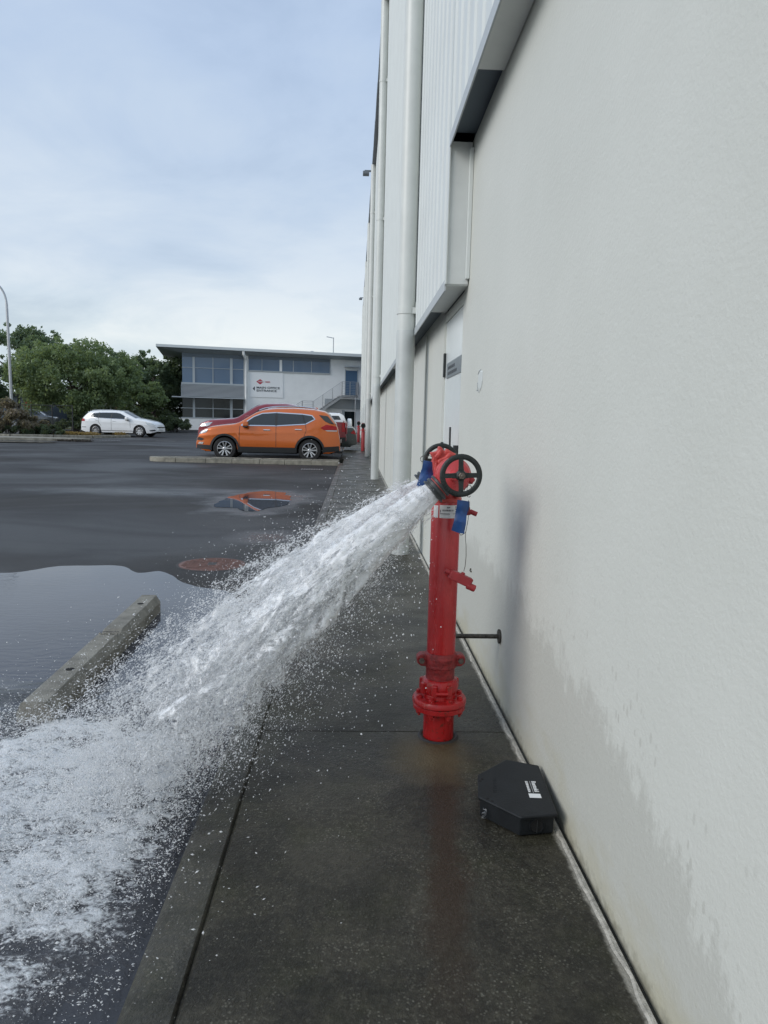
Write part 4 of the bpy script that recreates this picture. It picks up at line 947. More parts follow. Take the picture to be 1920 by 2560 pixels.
gol.patch([(2.22, .68), (2.12, .76), (1.68, .84), (1.80, .70)], m_lamp, 'headlight', .010, n=10); gol.patch([(2.25, .36), (2.24, .44), (1.9, .40), (1.95, .34)], m_trim, 'lower_grille', .012, n=8)
gol.patch([(-1.98, .84), (-1.98, .94), (-2.16, 1.02), (-2.22, .84)], m_tail, 'tail_light', .010, n=8); gol.strip([(-2.2, .5), (-1.9, .5)], .03, m_trim, 'rear_reflector', .01)
gol.strip([(-.95, .33), (.95, .33)], .03, m_chrome, 'sill_strip', .01)
gol.toppatch(1.05, .28, m_glass, 'windscreen', .1); gol.toppatch(-1.84, -2.06, m_glass, 'rear_window', .12)
MB().box(2.27, 2.31, -.5, .5, .55, .60).build('grille', m_trim, gol.t, world=False); MB().box(2.285, 2.31, -.25, .25, .42, .53).build('number_plate', m_label, gol.t, world=False)
for sy in (1, -1): MB().tube([(x, sy * (gol.S(x, gol.zt(x)) + .0), gol.zt(x) + .03) for x in [.1 - .09 * k for k in range(20)]], .014, 6).build('roof_rail', m_chrome, gol.t, True, world=False)
# red dual-cab ute
uprof = [(2.62, .62), (2.60, .85), (2.52, 1.05), (2.2, 1.16), (1.35, 1.23), (1.18, 1.28), (.55, 1.70), (.25, 1.78), (-.5, 1.80), (-.9, 1.74), (-1.05, 1.3), (-1.12, 1.24), (-2.6, 1.24), (-2.66, .9), (-2.67, .6)]
ub = [(2.6, 1.1), (1.2, 1.17), (-1.0, 1.22), (-2.7, 1.3)]
ute = Car('parked_ute', 'dark red dual-cab ute parked just behind the orange SUV', 'car', (-2.98, 26.7, gzs(26.7) + .07), math.pi, uprof, .93, [1.62, -1.52], .39, .42, ub, m_redcar, m_trim, .07)
ute.patch([(.95, 1.21), (-.92, 1.25), (-.86, 1.62), (.38, 1.62)], m_glass, 'side_window', .006, n=30); ute.toppatch(1.15, .5, m_glass, 'windscreen', .12)
ute.patch([(2.56, .92), (2.42, 1.04), (2.05, 1.10), (2.2, .95)], m_lamp, 'headlight', .01, n=8); ute.patch([(-2.5, .85), (-2.5, 1.18), (-2.64, 1.18), (-2.65, .85)], m_tail, 'tail_light', .01, n=6); ute.mirror(.8, 1.2, m_redcar)
MB().box(-2.70, -2.66, -.7, .7, .78, 1.20).build('tailgate', m_redcar, ute.t, world=False, bevel=.01)
ute.strip([(-2.6, 1.225), (-1.15, 1.225)], .05, m_chrome, 'tray_rail', .012)
# dark grey sedan
zprof = [(2.35, .5), (2.3, .72), (1.9, .86), (1.1, .95), (.35, 1.36), (-.2, 1.42), (-.75, 1.38), (-1.45, 1.05), (-2.2, 1.02), (-2.32, .85), (-2.36, .5)]
sed = Car('parked_sedan', 'dark grey sedan tail showing beyond the red ute beside the footpath', 'car', (-2.28, 30.6, gzs(30.6)), math.pi, zprof, .90, [1.4, -1.35], .33, .24, [(2.3, .8), (1, .93), (-1.5, 1.0), (-2.4, 1.1)], m_greycar, None)
sed.patch([(.8, .96), (-1.2, 1.0), (-.75, 1.28), (.3, 1.28)], m_glass, 'side_window', .006, n=20); sed.patch([(-2.10, .80), (-2.22, .93), (-2.32, .80), (-2.32, .74)], m_tail, 'tail_light', .012, n=6)
sed.toppatch(1.0, .38, m_glass, 'windscreen', .1); sed.toppatch(-.8, -1.4, m_glass, 'rear_window', .12)
# white four wheel drive with spare wheel
fprof = [(2.1, .6), (2.05, .95), (1.2, 1.08), (1.02, 1.12), (.5, 1.52), (.2, 1.60), (-.8, 1.64), (-1.75, 1.62), (-1.95, 1.5), (-2.12, 1.1), (-2.16, .6)]
fwd = Car('parked_four_wheel_drive', 'white four wheel drive with spare wheel on its back beside the stairs', 'car', (-2.55, 38.6, gzs(38.6)), math.pi, fprof, .88, [1.25, -1.25], .36, .36, [(2, 1.0), (1, 1.04), (-2.2, 1.08)], m_whitecar, m_trim)
fwd.patch([(.85, 1.09), (-.5, 1.11), (-.5, 1.5), (.42, 1.48)], m_glass, 'side_window', .006, n=20); fwd.patch([(-.62, 1.11), (-1.55, 1.12), (-1.80, 1.3), (-1.7, 1.5), (-.62, 1.5)], m_glass, 'side_window', .006, n=20)
fwd.patch([(-1.93, .95), (-1.93, 1.22), (-2.04, 1.22), (-2.10, .95)], m_tail, 'tail_light', .012, n=6); fwd.toppatch(-1.97, -2.1, m_glass, 'rear_window', .14)
MB().lathe([(.33, 0), (.36, .04), (.36, .19), (.30, .23), (.05, .24)], (-2.14, 0, 1.02), (-1, 0, 0), 32).build('spare_wheel_cover', m_whitecar, fwd.t, True, world=False)
# far cars behind the fence
far = Car('parked_hatchback', 'grey hatchback seen through the fence under the trees', 'car', (-26.6, 61, gzs(61)), R(10), [(1.95, .5), (1.9, .8), (1.1, .95), (.5, 1.38), (-.6, 1.45), (-1.6, 1.3), (-1.9, .9), (-1.95, .5)], .84, [1.2, -1.2], .3, .24, [(2, .8), (-2, .95)], m_farcar, None)
far.patch([(.8, .96), (-1.5, .98), (-1.3, 1.25), (.45, 1.3)], m_glass, 'side_window', .006, n=12)
van = Car('red_van', 'red van glimpsed between the tree trunks left of the office', 'van', (-22.6, 76, gz(70)), 0, [(2.2, .5), (2.15, 1.0), (1.6, 1.5), (1.2, 1.9), (-2.1, 1.95), (-2.2, .5)], .92, [1.4, -1.4], .34, .3, [(2, 1.2), (-2, 1.2)], M('red_van_paint', (.45, .05, .04), .4), None)
van.patch([(1.5, 1.25), (.4, 1.25), (.4, 1.7), (1.2, 1.7)], m_glass, 'side_window', .006, n=8)

# ------------------------------------------------------------------ small far hydrants
def small_hydrant(x, y, label, hh=1.15):
    z0 = pz(y); t = thing('fire_hydrant', label, 'hydrant', (x, y, z0), 0, 'small red hydrants further along the wall')
    MB().lathe([(.075, 0), (.075, .8), (.06, .82)], (x, y, z0), n=20).build('riser_pipe', m_redcap, t, True)
    MB().lathe([(.115, .84), (.115, .88)], (x, y, z0), n=20).build('flange', m_red, t, True); MB().lathe([(.05, .8), (.05, .95), (.09, .99), (.09, 1.08), (.05, hh)], (x, y, z0), n=20).build('head_casting', m_reddull, t, True)
    MB().lathe([(.10, 0), (.10, .03), (.07, .03), (.07, 0)], (x, y - .13, z0 + 1.04), (0, -1, 0), 24).build('handwheel', m_blackpaint, t, True)
    for k in range(4):
        MB().box(-.09, .09, -.01, .01, -.01, .01, Matrix.Translation((x, y - .145, z0 + 1.04)) @ Matrix.Rotation(R(45 * k), 4, 'Y')).build('spoke', m_blackpaint, t)
small_hydrant(.335, 30.0, 'red hydrant standing between the grey sedan and the third downpipe'); small_hydrant(.20, 40.5, 'smallest and farthest red hydrant at the end of the footpath')

# ------------------------------------------------------------------ office building
th = R(11); OB = (-15.182, 64.0, 0)
ob = thing('office_building', 'two-storey white office with blue window bands, outdoor stair and overhanging roof', 'building', OB, th)
g0_ = .30
def ob_box(x0, x1, y0, y1, z0, z1, mat, nm, parent=None, bev=0): return MB().box(x0, x1, y0, y1, z0, z1).build(nm, mat, parent or ob, world=False, bevel=bev)
ob_box(5.42, 16.6, .0, 12, g0_, 7.05, m_officewall, 'render_wall'); ob_box(.12, 5.42, .25, 12, g0_, 6.9, m_span, 'wing_wall')
ob_box(-.27, 5.40, -.25, .24, g0_, 1.34, m_officewall, 'plinth_wall'); ob_box(.0, 5.40, -.28, .24, 1.343, 1.42, m_mull, 'sill')
# roof
b = MB(); b.add([(-1.95, -1.1, 7.26), (16.2, -1.1, 7.17), (16.2, -1.1, 7.42), (-1.95, -1.1, 7.48), (-1.95, 13, 7.26), (16.2, 13, 7.17), (16.2, 13, 7.42), (-1.95, 13, 7.48)], [(3, 2, 1, 0), (4, 5, 6, 7), (0, 1, 5, 4), (1, 2, 6, 5), (2, 3, 7, 6), (3, 0, 4, 7)])
b.build('roof_edge', m_roofw, ob, world=False)
b = MB(); b.add([(-1.85, -1.0, 7.24), (.12, -.05, 6.93), (16.6, -.05, 6.93), (16.6, -1.0, 7.16)], [(0, 1, 2, 3)]); b.add([(-1.85, -1.0, 7.24), (.12, -.05, 6.93), (.12, 12, 6.93), (-1.85, 12, 7.24)], [(3, 2, 1, 0)]); b.build('eave_soffit', m_eave, ob, world=False)
# upper windows, wing
ob_box(.12, 5.40, -.04, .25, 6.62, 6.94, m_span, 'spandrel')
def pane(x0, x1, z0, z1, mat=m_winsky, y=.02):
    f = ob_box(x0, x1, y, y + .03, z0, z1, mat, 'window')
    return f
for x0, x1 in [(.13, 1.0), (1.19, 2.69), (2.75, 4.18), (4.40, 5.35)]:
    pane(x0, x1, 4.42, 5.68); pane(x0, x1, 5.72, 6.62)
    pane(x0, x1, 1.43, 2.19, m_windark); pane(x0, x1, 2.25, 3.08, m_windark)
for x0, x1 in [(1.0, 1.19), (4.18, 4.40)]: ob_box(x0, x1, -.06, .1, 1.42, 3.1, m_mull, 'mullion'); ob_box(x0, x1, -.06, .1, 4.4, 6.62, m_mull, 'mullion')
for x0, x1 in [(2.69, 2.75)]: ob_box(x0, x1, -.03, .1, 1.42, 3.1, m_mull, 'mullion'); ob_box(x0, x1, -.03, .1, 4.4, 6.62, m_mull, 'mullion')
ob_box(.13, 5.35, -.025, .06, 5.68, 5.72, m_mull, 'transom'); ob_box(.0, 5.35, -.025, .06, 2.19, 2.25, m_mull, 'transom')
ob_box(5.35, 5.42, -.06, .1, 1.42, 6.93, m_mull, 'mullion'); ob_box(.05, 5.40, -.16, .0, 4.26, 4.42, m_mull, 'sill')
ob_box(.06, 5.36, -.06, .1, 3.23, 4.26, m_span, 'board_backing')
for k in range(10): ob_box(.06, 5.36, -.15, -.061, 3.25 + k * .101, 3.25 + k * .101 + .062, m_corr, 'cladding_board')
ob_box(.03, .06, -.17, .1, 3.22, 4.26, m_mull, 'board_trim'); ob_box(5.36, 5.40, -.17, .1, 3.22, 4.26, m_mull, 'board_trim')
ob_box(-.72, 5.38, -.75, .05, 3.10, 3.19, m_mull, 'canopy')
# strip window right
ob_box(5.76, 13.06, -.02, .03, 6.66, 6.93, m_span, 'spandrel')
for x0, x1 in [(5.78, 6.93), (6.97, 8.50), (8.72, 9.70), (9.75, 11.33), (11.38, 13.03)]: pane(x0, x1, 5.68, 6.66, y=-.015)
for x0, x1 in [(6.93, 6.97), (9.70, 9.75), (11.33, 11.38)]: ob_box(x0, x1, -.04, .0, 5.68, 6.66, m_mull, 'mullion')
ob_box(8.50, 8.72, -.06, .0, 5.66, 6.68, m_officewall, 'mullion'); ob_box(5.76, 13.08, -.09, .0, 5.58, 5.68, m_flash, 'sill'); ob_box(13.03, 13.08, -.07, .0, 5.68, 6.93, m_mull, 'mullion')
# downpipe
MB().tube([(5.30, -1.0, 7.2), (5.32, -.95, 6.95), (5.55, -.25, 6.6), (5.56, -.14, 6.4), (5.56, -.14, g0_)], .12, 12).build('downpipe', m_officewall, ob, True, world=False)
# doors, light, stairs
dr_ = ob_box(14.49, 15.56, -.03, .02, 3.80, 6.00, m_winsky, 'door'); ob_box(14.42, 14.49, -.05, .0, 3.80, 6.07, m_mull, 'frame', dr_); ob_box(15.56, 15.63, -.05, .0, 3.8, 6.07, m_mull, 'frame', dr_)
ob_box(14.35, 15.7, -.5, .0, 6.28, 6.40, m_mull, 'door_canopy'); ob_box(14.45, 15.45, -.03, .02, g0_, 2.30, m_windark, 'door'); ob_box(14.2, 14.45, -.06, .0, g0_, 2.4, m_mull, 'frame')
sty = (-1.35, -.15)
ob_box(13.9, 15.45, sty[0], sty[1], 3.55, 3.72, m_steel, 'stair_landing'); ob_box(10.38, 11.36, sty[0], sty[1], 1.75, 1.88, m_steel, 'stair_landing')
def stringer(xa, za, xb, zb):
    for y in sty: MB().add([(xa, y - .03, za - .22), (xb, y - .03, zb - .22), (xb, y - .03, zb + .02), (xa, y - .03, za + .02), (xa, y + .03, za - .22), (xb, y + .03, zb - .22), (xb, y + .03, zb + .02), (xa, y + .03, za + .02)], [(0, 1, 2, 3), (7, 6, 5, 4), (3, 2, 6, 7), (0, 4, 5, 1)]).build('stringer', m_steel, ob, world=False)
    n = int(abs(zb - za) / .18)
    for k in range(n): x = xa + (xb - xa) * (k + .5) / n; z_ = za + (zb - za) * (k + .5) / n; ob_box(x - .14, x + .14, sty[0], sty[1], z_, z_ + .04, m_steel, 'tread')
stringer(11.36, 1.85, 13.95, 3.68); stringer(8.1, .35, 10.38, 1.85)
def rail(xa, za, xb, zb, y, hgt=1.12, nb=7):
    for k in range(nb + 1):
        h = .1 + (hgt - .1) * k / nb; MB().cyl((xa, y, za + h), (xb, y, zb + h), .022 if k == nb else .011, n=6).build('rail_bar', m_steel, ob, world=False)
    n = max(1, round(abs(xb - xa) / .95))
    for k in range(n + 1): x = xa + (xb - xa) * k / n; z_ = za + (zb - za) * k / n; MB().cyl((x, y, z_ - .15), (x, y, z_ + hgt), .028, n=6).build('rail_post', m_steel, ob, world=False)
rail(11.36, 1.95, 13.95, 3.78, sty[0]); rail(13.95, 3.78, 15.4, 3.78, sty[0]); rail(10.40, 1.98, 11.36, 1.98, sty[0]); rail(8.1, .45, 10.40, 1.98, sty[0])
ob_box(15.42, 15.46, sty[0], sty[1], 3.8, 4.9, m_steel, 'rail_panel'); MB().cyl((15.2, -1.3, g0_), (15.2, -1.3, 3.6), .06, n=8).build('landing_post', m_steel, ob, world=False)
ob_box(12.6, 16.4, -.10, .0, 2.55, 3.4, m_eave, 'under_stair_panel')
# roof vent and mast
MB().lathe([(.36, 0), (.36, .1), (.25, .25), (.05, .32)], (11.6, 1.5, 7.42), n=20).build('roof_vent', m_steel, ob, True, world=False)
MB().cyl((13.65, 2, 7.4), (13.65, 2, 9.1), .04, n=8).cyl((13.65, 2, 9.05), (13.0, 2, 9.15), .035, n=8).build('roof_mast', m_steel, ob, world=False)
# sign board
sg = thing('office_sign', 'white wall sign with red diamond logo reading MAIN OFFICE ENTRANCE', 'sign', (OB[0] + math.cos(th) * 5.9, OB[1] + math.sin(th) * 5.9, 0), th)
def sgb(x0, x1, y0, y1, z0, z1, m, n): return MB().box(x0, x1, y0, y1, z0, z1).build(n, m, sg, world=False)
sgb(0.02, 2.92, -.045, -.004, 3.34, 5.52, M('sign_board_white', (.90, .91, .90), .35), 'board')
b = MB().prism([(.56, 4.70), (.89, 4.93), (1.22, 4.70), (.89, 4.46)], -.001, .004, Matrix(((1, 0, 0, 0), (0, 0, -1, -.05), (0, 1, 0, 0), (0, 0, 0, 1)))); b.build('logo_diamond', m_redink, sg, world=False)
def ST(x, z_): return Matrix(((1, 0, 0, x), (0, 0, -1, -.058), (0, 1, 0, z_), (0, 0, 0, 1)))
text('WPM', .17, m_label, ST(.72, 4.645), sg, 'sign_lettering', 1.25, .004); text('- TIMBER', .15, m_redink, ST(1.20, 4.645), sg, 'sign_lettering', 1.0, .003)
text('MAIN OFFICE', .255, m_inkgrey, ST(.57, 4.10), sg, 'sign_lettering', 1.36, .005); text('ENTRANCE', .255, m_inkgrey, ST(.57, 3.84), sg, 'sign_lettering', 1.36, .005)
MB().prism([(.25, 4.08), (.43, 3.89), (.43, 4.29)], -.001, .004, Matrix(((1, 0, 0, 0), (0, 0, -1, -.05), (0, 1, 0, 0), (0, 0, 0, 1)))).build('arrow', m_inkgrey, sg, world=False)

# ------------------------------------------------------------------ vegetation
def leaves(name, centers, radii, count, size, mat, parent, world=True, squash=.8, rot=None):
    c = np.array(centers); r = np.array(radii); wgt = r ** 2; wgt = wgt / wgt.sum()
    idx = RNG.choice(len(c), count, p=wgt); dv = RNG.normal(size=(count, 3)); dv /= np.linalg.norm(dv, axis=1, keepdims=True)
    rad = (RNG.random(count) ** .45)[:, None] * r[idx][:, None] * (1 + .25 * RNG.normal(size=(count, 1)) * .5)
    p = c[idx] + dv * rad * np.array([1, 1, squash])
    a = RNG.normal(size=(count, 3)); a /= np.linalg.norm(a, axis=1, keepdims=True); q = np.cross(a, RNG.normal(size=(count, 3))); q /= np.linalg.norm(q, axis=1, keepdims=True)
    s = size * (.6 + .8 * RNG.random((count, 1))); a = a * s; q = q * s * .6
    v = np.stack([p - a, p + q, p + a, p - q], 1).reshape(-1, 3)
    if parent is not None: v = v - np.array(parent.location)
    me = bpy.data.meshes.new(name); me.vertices.add(len(v)); me.vertices.foreach_set('co', v.ravel())
    me.loops.add(count * 4); me.loops.foreach_set('vertex_index', np.arange(count * 4)); me.polygons.add(count)
    me.polygons.foreach_set('loop_start', np.arange(count) * 4); me.materials.append(mat); me.update(calc_edges=True)
    o = bpy.data.objects.new(name, me); COL.objects.link(o); o.parent = parent; return o
def tree(x, y, rx, ry, zlo, zhi, label, mat, n=20000, size=.11, nclump=70, trunk_h=None):
    z0 = gzs(y); t = thing('leafy_tree', label, 'tree', (x, y, z0), 0, 'trees behind the car park')
    zc = (zlo + zhi) / 2; rz_ = (zhi - zlo) / 2; cen = []; rad = []
    for k in range(nclump):
        a = random.uniform(0, 2 * math.pi); ph = math.asin(random.uniform(-.75, 1)); f = random.uniform(.55, .98)
        cen.append((x + rx * f * math.cos(a) * math.cos(ph), y + ry * f * math.sin(a) * math.cos(ph), zc + rz_ * f * math.sin(ph))); rad.append(random.uniform(.12, .30) * min(rx, rz_) + .1)
    for k in range(nclump // 2):     # small outer sprays break the outline
        a = random.uniform(0, 2 * math.pi); ph = math.asin(random.uniform(-.2, 1)); f = random.uniform(.95, 1.10)
        cen.append((x + rx * f * math.cos(a) * math.cos(ph), y + ry * f * math.sin(a) * math.cos(ph), zc + rz_ * f * math.sin(ph))); rad.append(random.uniform(.18, .38))
    b = MB(); b.tube([(x, y, z0 - .1), (x + .05, y, z0 + 1), (x, y + .1, zc - rz_ * .4), (x + .1, y, zc + rz_ * .5)], .2, 8, [.22, .17, .13, .05])
    for k in range(9):
        c = cen[k * 4]; st_ = Vector((x, y, random.uniform(z0 + 1.1, zc))); e_ = Vector(c); mid_ = (st_ + e_) / 2 + Vector((0, 0, .3)); b.tube([st_, mid_, e_], .06, 5, [.08, .05, .02])
    b.build('trunk', m_bark, t, True); leaves('crown', cen, rad, n, size, mat, t)
tree(-20.2, 53, 4.5, 3.6, .9, 6.55, 'broad bright green tree behind the white station wagon', m_leaf, 46000, .095, 150)
tree(-28.6, 63, 4.6, 4, 3.6, 8.6, 'taller tree with airy crown at the left edge by the lamp post', m_leafd, 15000, .11, 70)
tree(-30.5, 60, 2.6, 3, 1.4, 5.2, 'dark tree at the far left edge below the lamp arm', m_leafd, 14000, .11, 60)
tree(-20.6, 64, 2.6, 3, 2.0, 6.6, 'mid green tree between the broad tree and the office', m_leafd, 12000, .12, 50)
tree(-18.6, 68, 2.3, 3, 1.9, 7.2, 'dark green tree left of the office eave, second from the building', m_leafd, 13000, .12, 50)
tree(-15.6, 70, 2.5, 3, 1.6, 7.4, 'dark green tree standing against the office corner', m_leafd, 15000, .12, 55)
tree(-16.9, 58.5, 1.9, 1.6, 1.2, 4.1, 'low spreading yellow-green tree to the right of the broad tree', m_leaf, 9000, .10, 40)
def bush(x, y, rx, ry, h, label, mat, n, size, nm='shrub', group='shrubs in the planting bed'):
    z0 = gzs(y) + .1; t = thing(nm, label, 'shrub', (x, y, z0), 0, group); cen = []; rad = []
    for k in range(26):
        a = random.uniform(0, 2 * math.pi); f = math.sqrt(random.random()); hh = h * (1 - .65 * f * f) * random.uniform(.3, 1)
        cen.append((x + rx * f * math.cos(a), y + ry * f * math.sin(a), z0 + hh)); rad.append(random.uniform(.12, .24) * min(rx, h) + .05)
    b = MB()
    for k in range(8): c = cen[k]; b.tube([(x + .2 * (c[0] - x), y, z0 - .12), ((x + c[0]) / 2, (y + c[1]) / 2, (z0 + c[2]) / 2 + .1), c], .02, 5)
    b.build('stems', m_bark, t); leaves('foliage', cen, rad, n, size, mat, t)
bush(-18.7, 39.6, 1.5, 1.0, 2.0, 'large dusty pinkish shrub at the left edge of the planting bed', m_shrub, 5200, .075)
bush(-20.0, 40.2, 1.2, 1.0, 1.4, 'dusty shrub at the photo edge, left of the largest shrub', m_shrub, 2500, .075)
bush(-17.5, 40.6, .8, .7, 1.0, 'mid-height brown shrub right of the largest shrub', m_shrub, 2200, .07)
bush(-16.6, 39.7, .9, .6, .55, 'low green shrub nearest the dry grass', m_low, 2500, .06)
bush(-18.5, 39.0, 1.3, .6, .5, 'low dark green shrub at the foot of the largest shrub', m_low, 3000, .06)
for k, (x, y, h, lb) in enumerate([(-17.2, 50, 1.3, 'dark hedge shrub beneath the broad tree, behind the wagon tail'), (-19.0, 50.5, 1.0, 'dark hedge shrub beneath the broad tree, beside the fence'), (-15.2, 51.5, 1.4, 'dark hedge shrub behind the wagon roof'), (-13.6, 55, 1.1, 'dark hedge shrub behind the wagon bonnet'), (-15.5, 60, 1.4, 'dark shrub left of the office plinth'), (-18.0, 58.5, 1.3, 'dark shrub in deep shade under the middle trees')]):
    bush(x, y, 1.3, .9, h * 1.25, lb, m_low, 4200, .08, 'hedge_shrub', 'dark shrubs under the trees')
leaves('hedgerow', [(-33 + 1.05 * k, 71 + .6 * math.sin(k * 2.3), gz(70) + .7 + .35 * math.sin(k * 1.7)) for k in range(19)] + [(-33 + 1.05 * k, 71, gz(70) + 1.7 + .3 * math.sin(k * 2.9)) for k in range(19)], [.95] * 38, 22000, .11, m_low, None)
bpy.data.objects['hedgerow']['kind'] = 'stuff'; bpy.data.objects['hedgerow']['label'] = 'dark hedge closing the view behind the tree trunks'
# planting bed soil, kerb, dry grass
bed = struct(MB().prism([(-24, 39), (-17.6, 38.4), (-14.2, 39.4), (-13.2, 42.0), (-15.6, 44.5), (-15, 49), (-12.8, 52), (-12, 60), (-30, 60), (-30, 39)][::-1], -.2, gzs(45) + .06).build('planting_bed', m_dirt))
pk = struct(thing('bed_kerb', None, None)); kp = [(-24, 38.75), (-21, 38.6), (-17.8, 38.2), (-15.8, 38.65), (-14.0, 39.25), (-13.3, 40.6), (-12.9, 42.0), (-13.6, 43.4), (-15.4, 44.8)]
for (a, c) in zip(kp, kp[1:]):
    a, c = Vector((*a, 0)), Vector((*c, 0)); e_ = (c - a).normalized(); s_ = Vector((-e_.y, e_.x, 0)) * .09; a += e_ * .02; c -= e_ * .02
    MB().prism([(a - s_)[:2], (c - s_)[:2], (c + s_)[:2], (a + s_)[:2]], -.1, gzs(40) + .14).build('kerb_stone', m_kerbdry, pk, bevel=.015)
leaves('dry_grass', [(-16.6 + .25 * k, 40.6 + .25 * math.sin(k), gzs(41) + .17) for k in range(9)] + [(-13.6, 42.6, gzs(42) + .17), (-14.4, 43.6, gzs(42) + .17)], [.42] * 11, 3200, .045, m_straw, None, squash=.28)
bpy.data.objects['dry_grass']['kind'] = 'stuff'; bpy.data.objects['dry_grass']['label'] = 'dry straw-coloured grass along the planting bed kerb'
isl2 = struct(MB().prism([(-26, 34.3), (-16.5, 34.4), (-13.4, 34.9), (-12.7, 35.4), (-13.4, 35.9), (-17, 36.1), (-26, 36.1)], -.1, gzs(35) + .13).build('traffic_island', m_kerbdry, bevel=.02))
leaves('fallen_leaves', [(-13.9 + .2 * k, 34.5 + .1 * math.sin(3 * k), gzs(35) + .03) for k in range(8)], [.2] * 8, 700, .035, m_bark, None, squash=.3); bpy.data.objects['fallen_leaves']['kind'] = 'stuff'; bpy.data.objects['fallen_leaves']['label'] = 'dark fallen leaf litter against the low island kerb'
far_g = struct(MB().box(-60, -17, 56, 62, -.3, gz(58) + .10).build('grass_verge', M('verge_green', (.13, .15, .08), .8, var=.4, vscale=3, bump=.5, bscale=10)))
# fence
fe = thing('mesh_fence', 'tall dark wire mesh fence with steel posts under the trees', 'fence', (-23, 46.5, gzs(46)))
zf = gzs(46) + .12
posts = [-27.5, -26, -24.5, -23, -21.6, -20.35, -19.05, -17.8]
for x in posts: MB().cyl((x, 46.5, 0), (x, 46.5, 1.95), .035, n=8).build('fence_post', m_trim, fe)
for z_ in (zf + .1, 1.9): MB().cyl((-27.5, 46.5, z_), (-17.8, 46.5, z_), .02, n=6).build('fence_rail', m_trim, fe)
for x0, x1 in zip(posts, posts[1:]):
    b = MB(); k = 0; x = x0 + .06
    while x < x1: b.box(x, x + .006, 46.497, 46.503, zf + .1, 1.9); x += .12
    z_ = zf + .2
    while z_ < 1.9: b.box(x0, x1, 46.4975, 46.5025, z_, z_ + .006); z_ += .2
    b.build('mesh_panel', m_trim, fe)
# dark shed beyond the fence
sh = thing('dark_shed', 'dark low shed glimpsed beyond the shrubs at the left edge', 'shed', (-30, 66, gz(66)))
MB().box(-36, -27.2, 66, 71, 0, 3.0).build('shed_wall', m_span, sh); MB().box(-36.3, -27.0, 65.6, 71.3, 3.0, 3.2).build('shed_roof', m_trim, sh)
fn = thing('red_container', 'small red container behind the fence beneath the broad tree', 'container', (-28.8, 66, gz(66)))
MB().box(-29.2, -28.5, 65.3, 67, 1.95, 2.45).build('container_body', M('container_red', (.42, .03, .04), .5), fn); MB().box(-29.1, -29.0, 65.4, 66.9, .3, 1.95).box(-28.7, -28.6, 65.4, 66.9, .3, 1.95).build('container_leg', m_trim, fn)
# street lamp
la = thing('street_lamp', 'tall grey street lamp with curved arm at the left edge', 'street lamp', (-22.25, 48, gzs(48)))
pts = [(-22.2, 48, 0), (-22.23, 48, 3), (-22.27, 48, 6.5), (-22.30, 48, 8.2)] + [(-22.30 - 1.1 * (1 - math.cos(R(a))), 48, 8.2 + 1.45 * math.sin(R(a))) for a in range(10, 91, 8)] + [(-24.3, 48, 9.68)]
MB().tube(pts, .08, 12, [.11, .10, .085, .075] + [.06] * (len(pts) - 4)).build('pole', m_steel, la, True); MB().box(-25.0, -24.2, 47.85, 48.15, 9.6, 9.72).build('lamp_head', m_steel, la, bevel=.03)
for x in (.0,):
    MB().box(-24.9, -24.4, 47.9, 48.1, 9.585, 9.60).build('lamp_lens', m_label, la)
# painted bay lines far away
for i, (x, y, w_, l_) in enumerate([(-8.6, 40, 1.2, .12), (-7.2, 43, 1.2, .12), (-10.2, 37.5, 1.0, .12), (-5.3, 36, 1.4, .12), (-4.9, 23.2, .9, .12), (-6.0, 47, 1.2, .12)]):
    b = MB(); b.add([(x, y, gzs(y) + .006), (x + w_, y + .1, gzs(y + .1) + .006), (x + w_, y + .1 + l_, gzs(y + .1 + l_) + .006), (x, y + l_, gzs(y + l_) + .006)], [(0, 1, 2, 3)])
    o = struct(b.build('bay_marking', M('worn_white_paint', (.5, .5, .48), .7, var=.3, vscale=10) if i == 0 else bpy.data.materials['worn_white_paint']))

# ================================================================== WATER
G = 9.81
class Jet:
    def __init__(s, p0, land, ang, V):
        s.p0 = np.array(p0, float); dx = np.array(land, float) - s.p0; hd = np.array([dx[0], dx[1], 0]); dist = np.linalg.norm(hd); hd /= dist
        s.V = V; s.T = dist / (V * math.cos(ang)); vz = (dx[2] + .5 * G * s.T ** 2) / s.T; s.v = hd * V * math.cos(ang); s.v[2] = vz
        s.side = np.cross(s.v, [0, 0, 1.]); s.side /= np.linalg.norm(s.side)
    def pos(s, t): t = np.asarray(t)[..., None] * s.T; return s.p0 + s.v * t - np.array([0, 0, .5 * G]) * t * t
    def tan(s, t):
        t = np.asarray(t)[..., None] * s.T; d_ = s.v - np.array([0, 0, G]) * t; return d_ / np.linalg.norm(d_, axis=-1, keepdims=True)
    def wid(s, t): t = np.asarray(t); return .034 + .128 * t ** .85
J1 = Jet(tuple(eN - OUT * .004), (-.80, 2.28, -.05), R(40), 7.0); J2 = Jet(tuple(eF - OUT * .004), (-1.00, 2.52, -.05), R(38), 7.4)
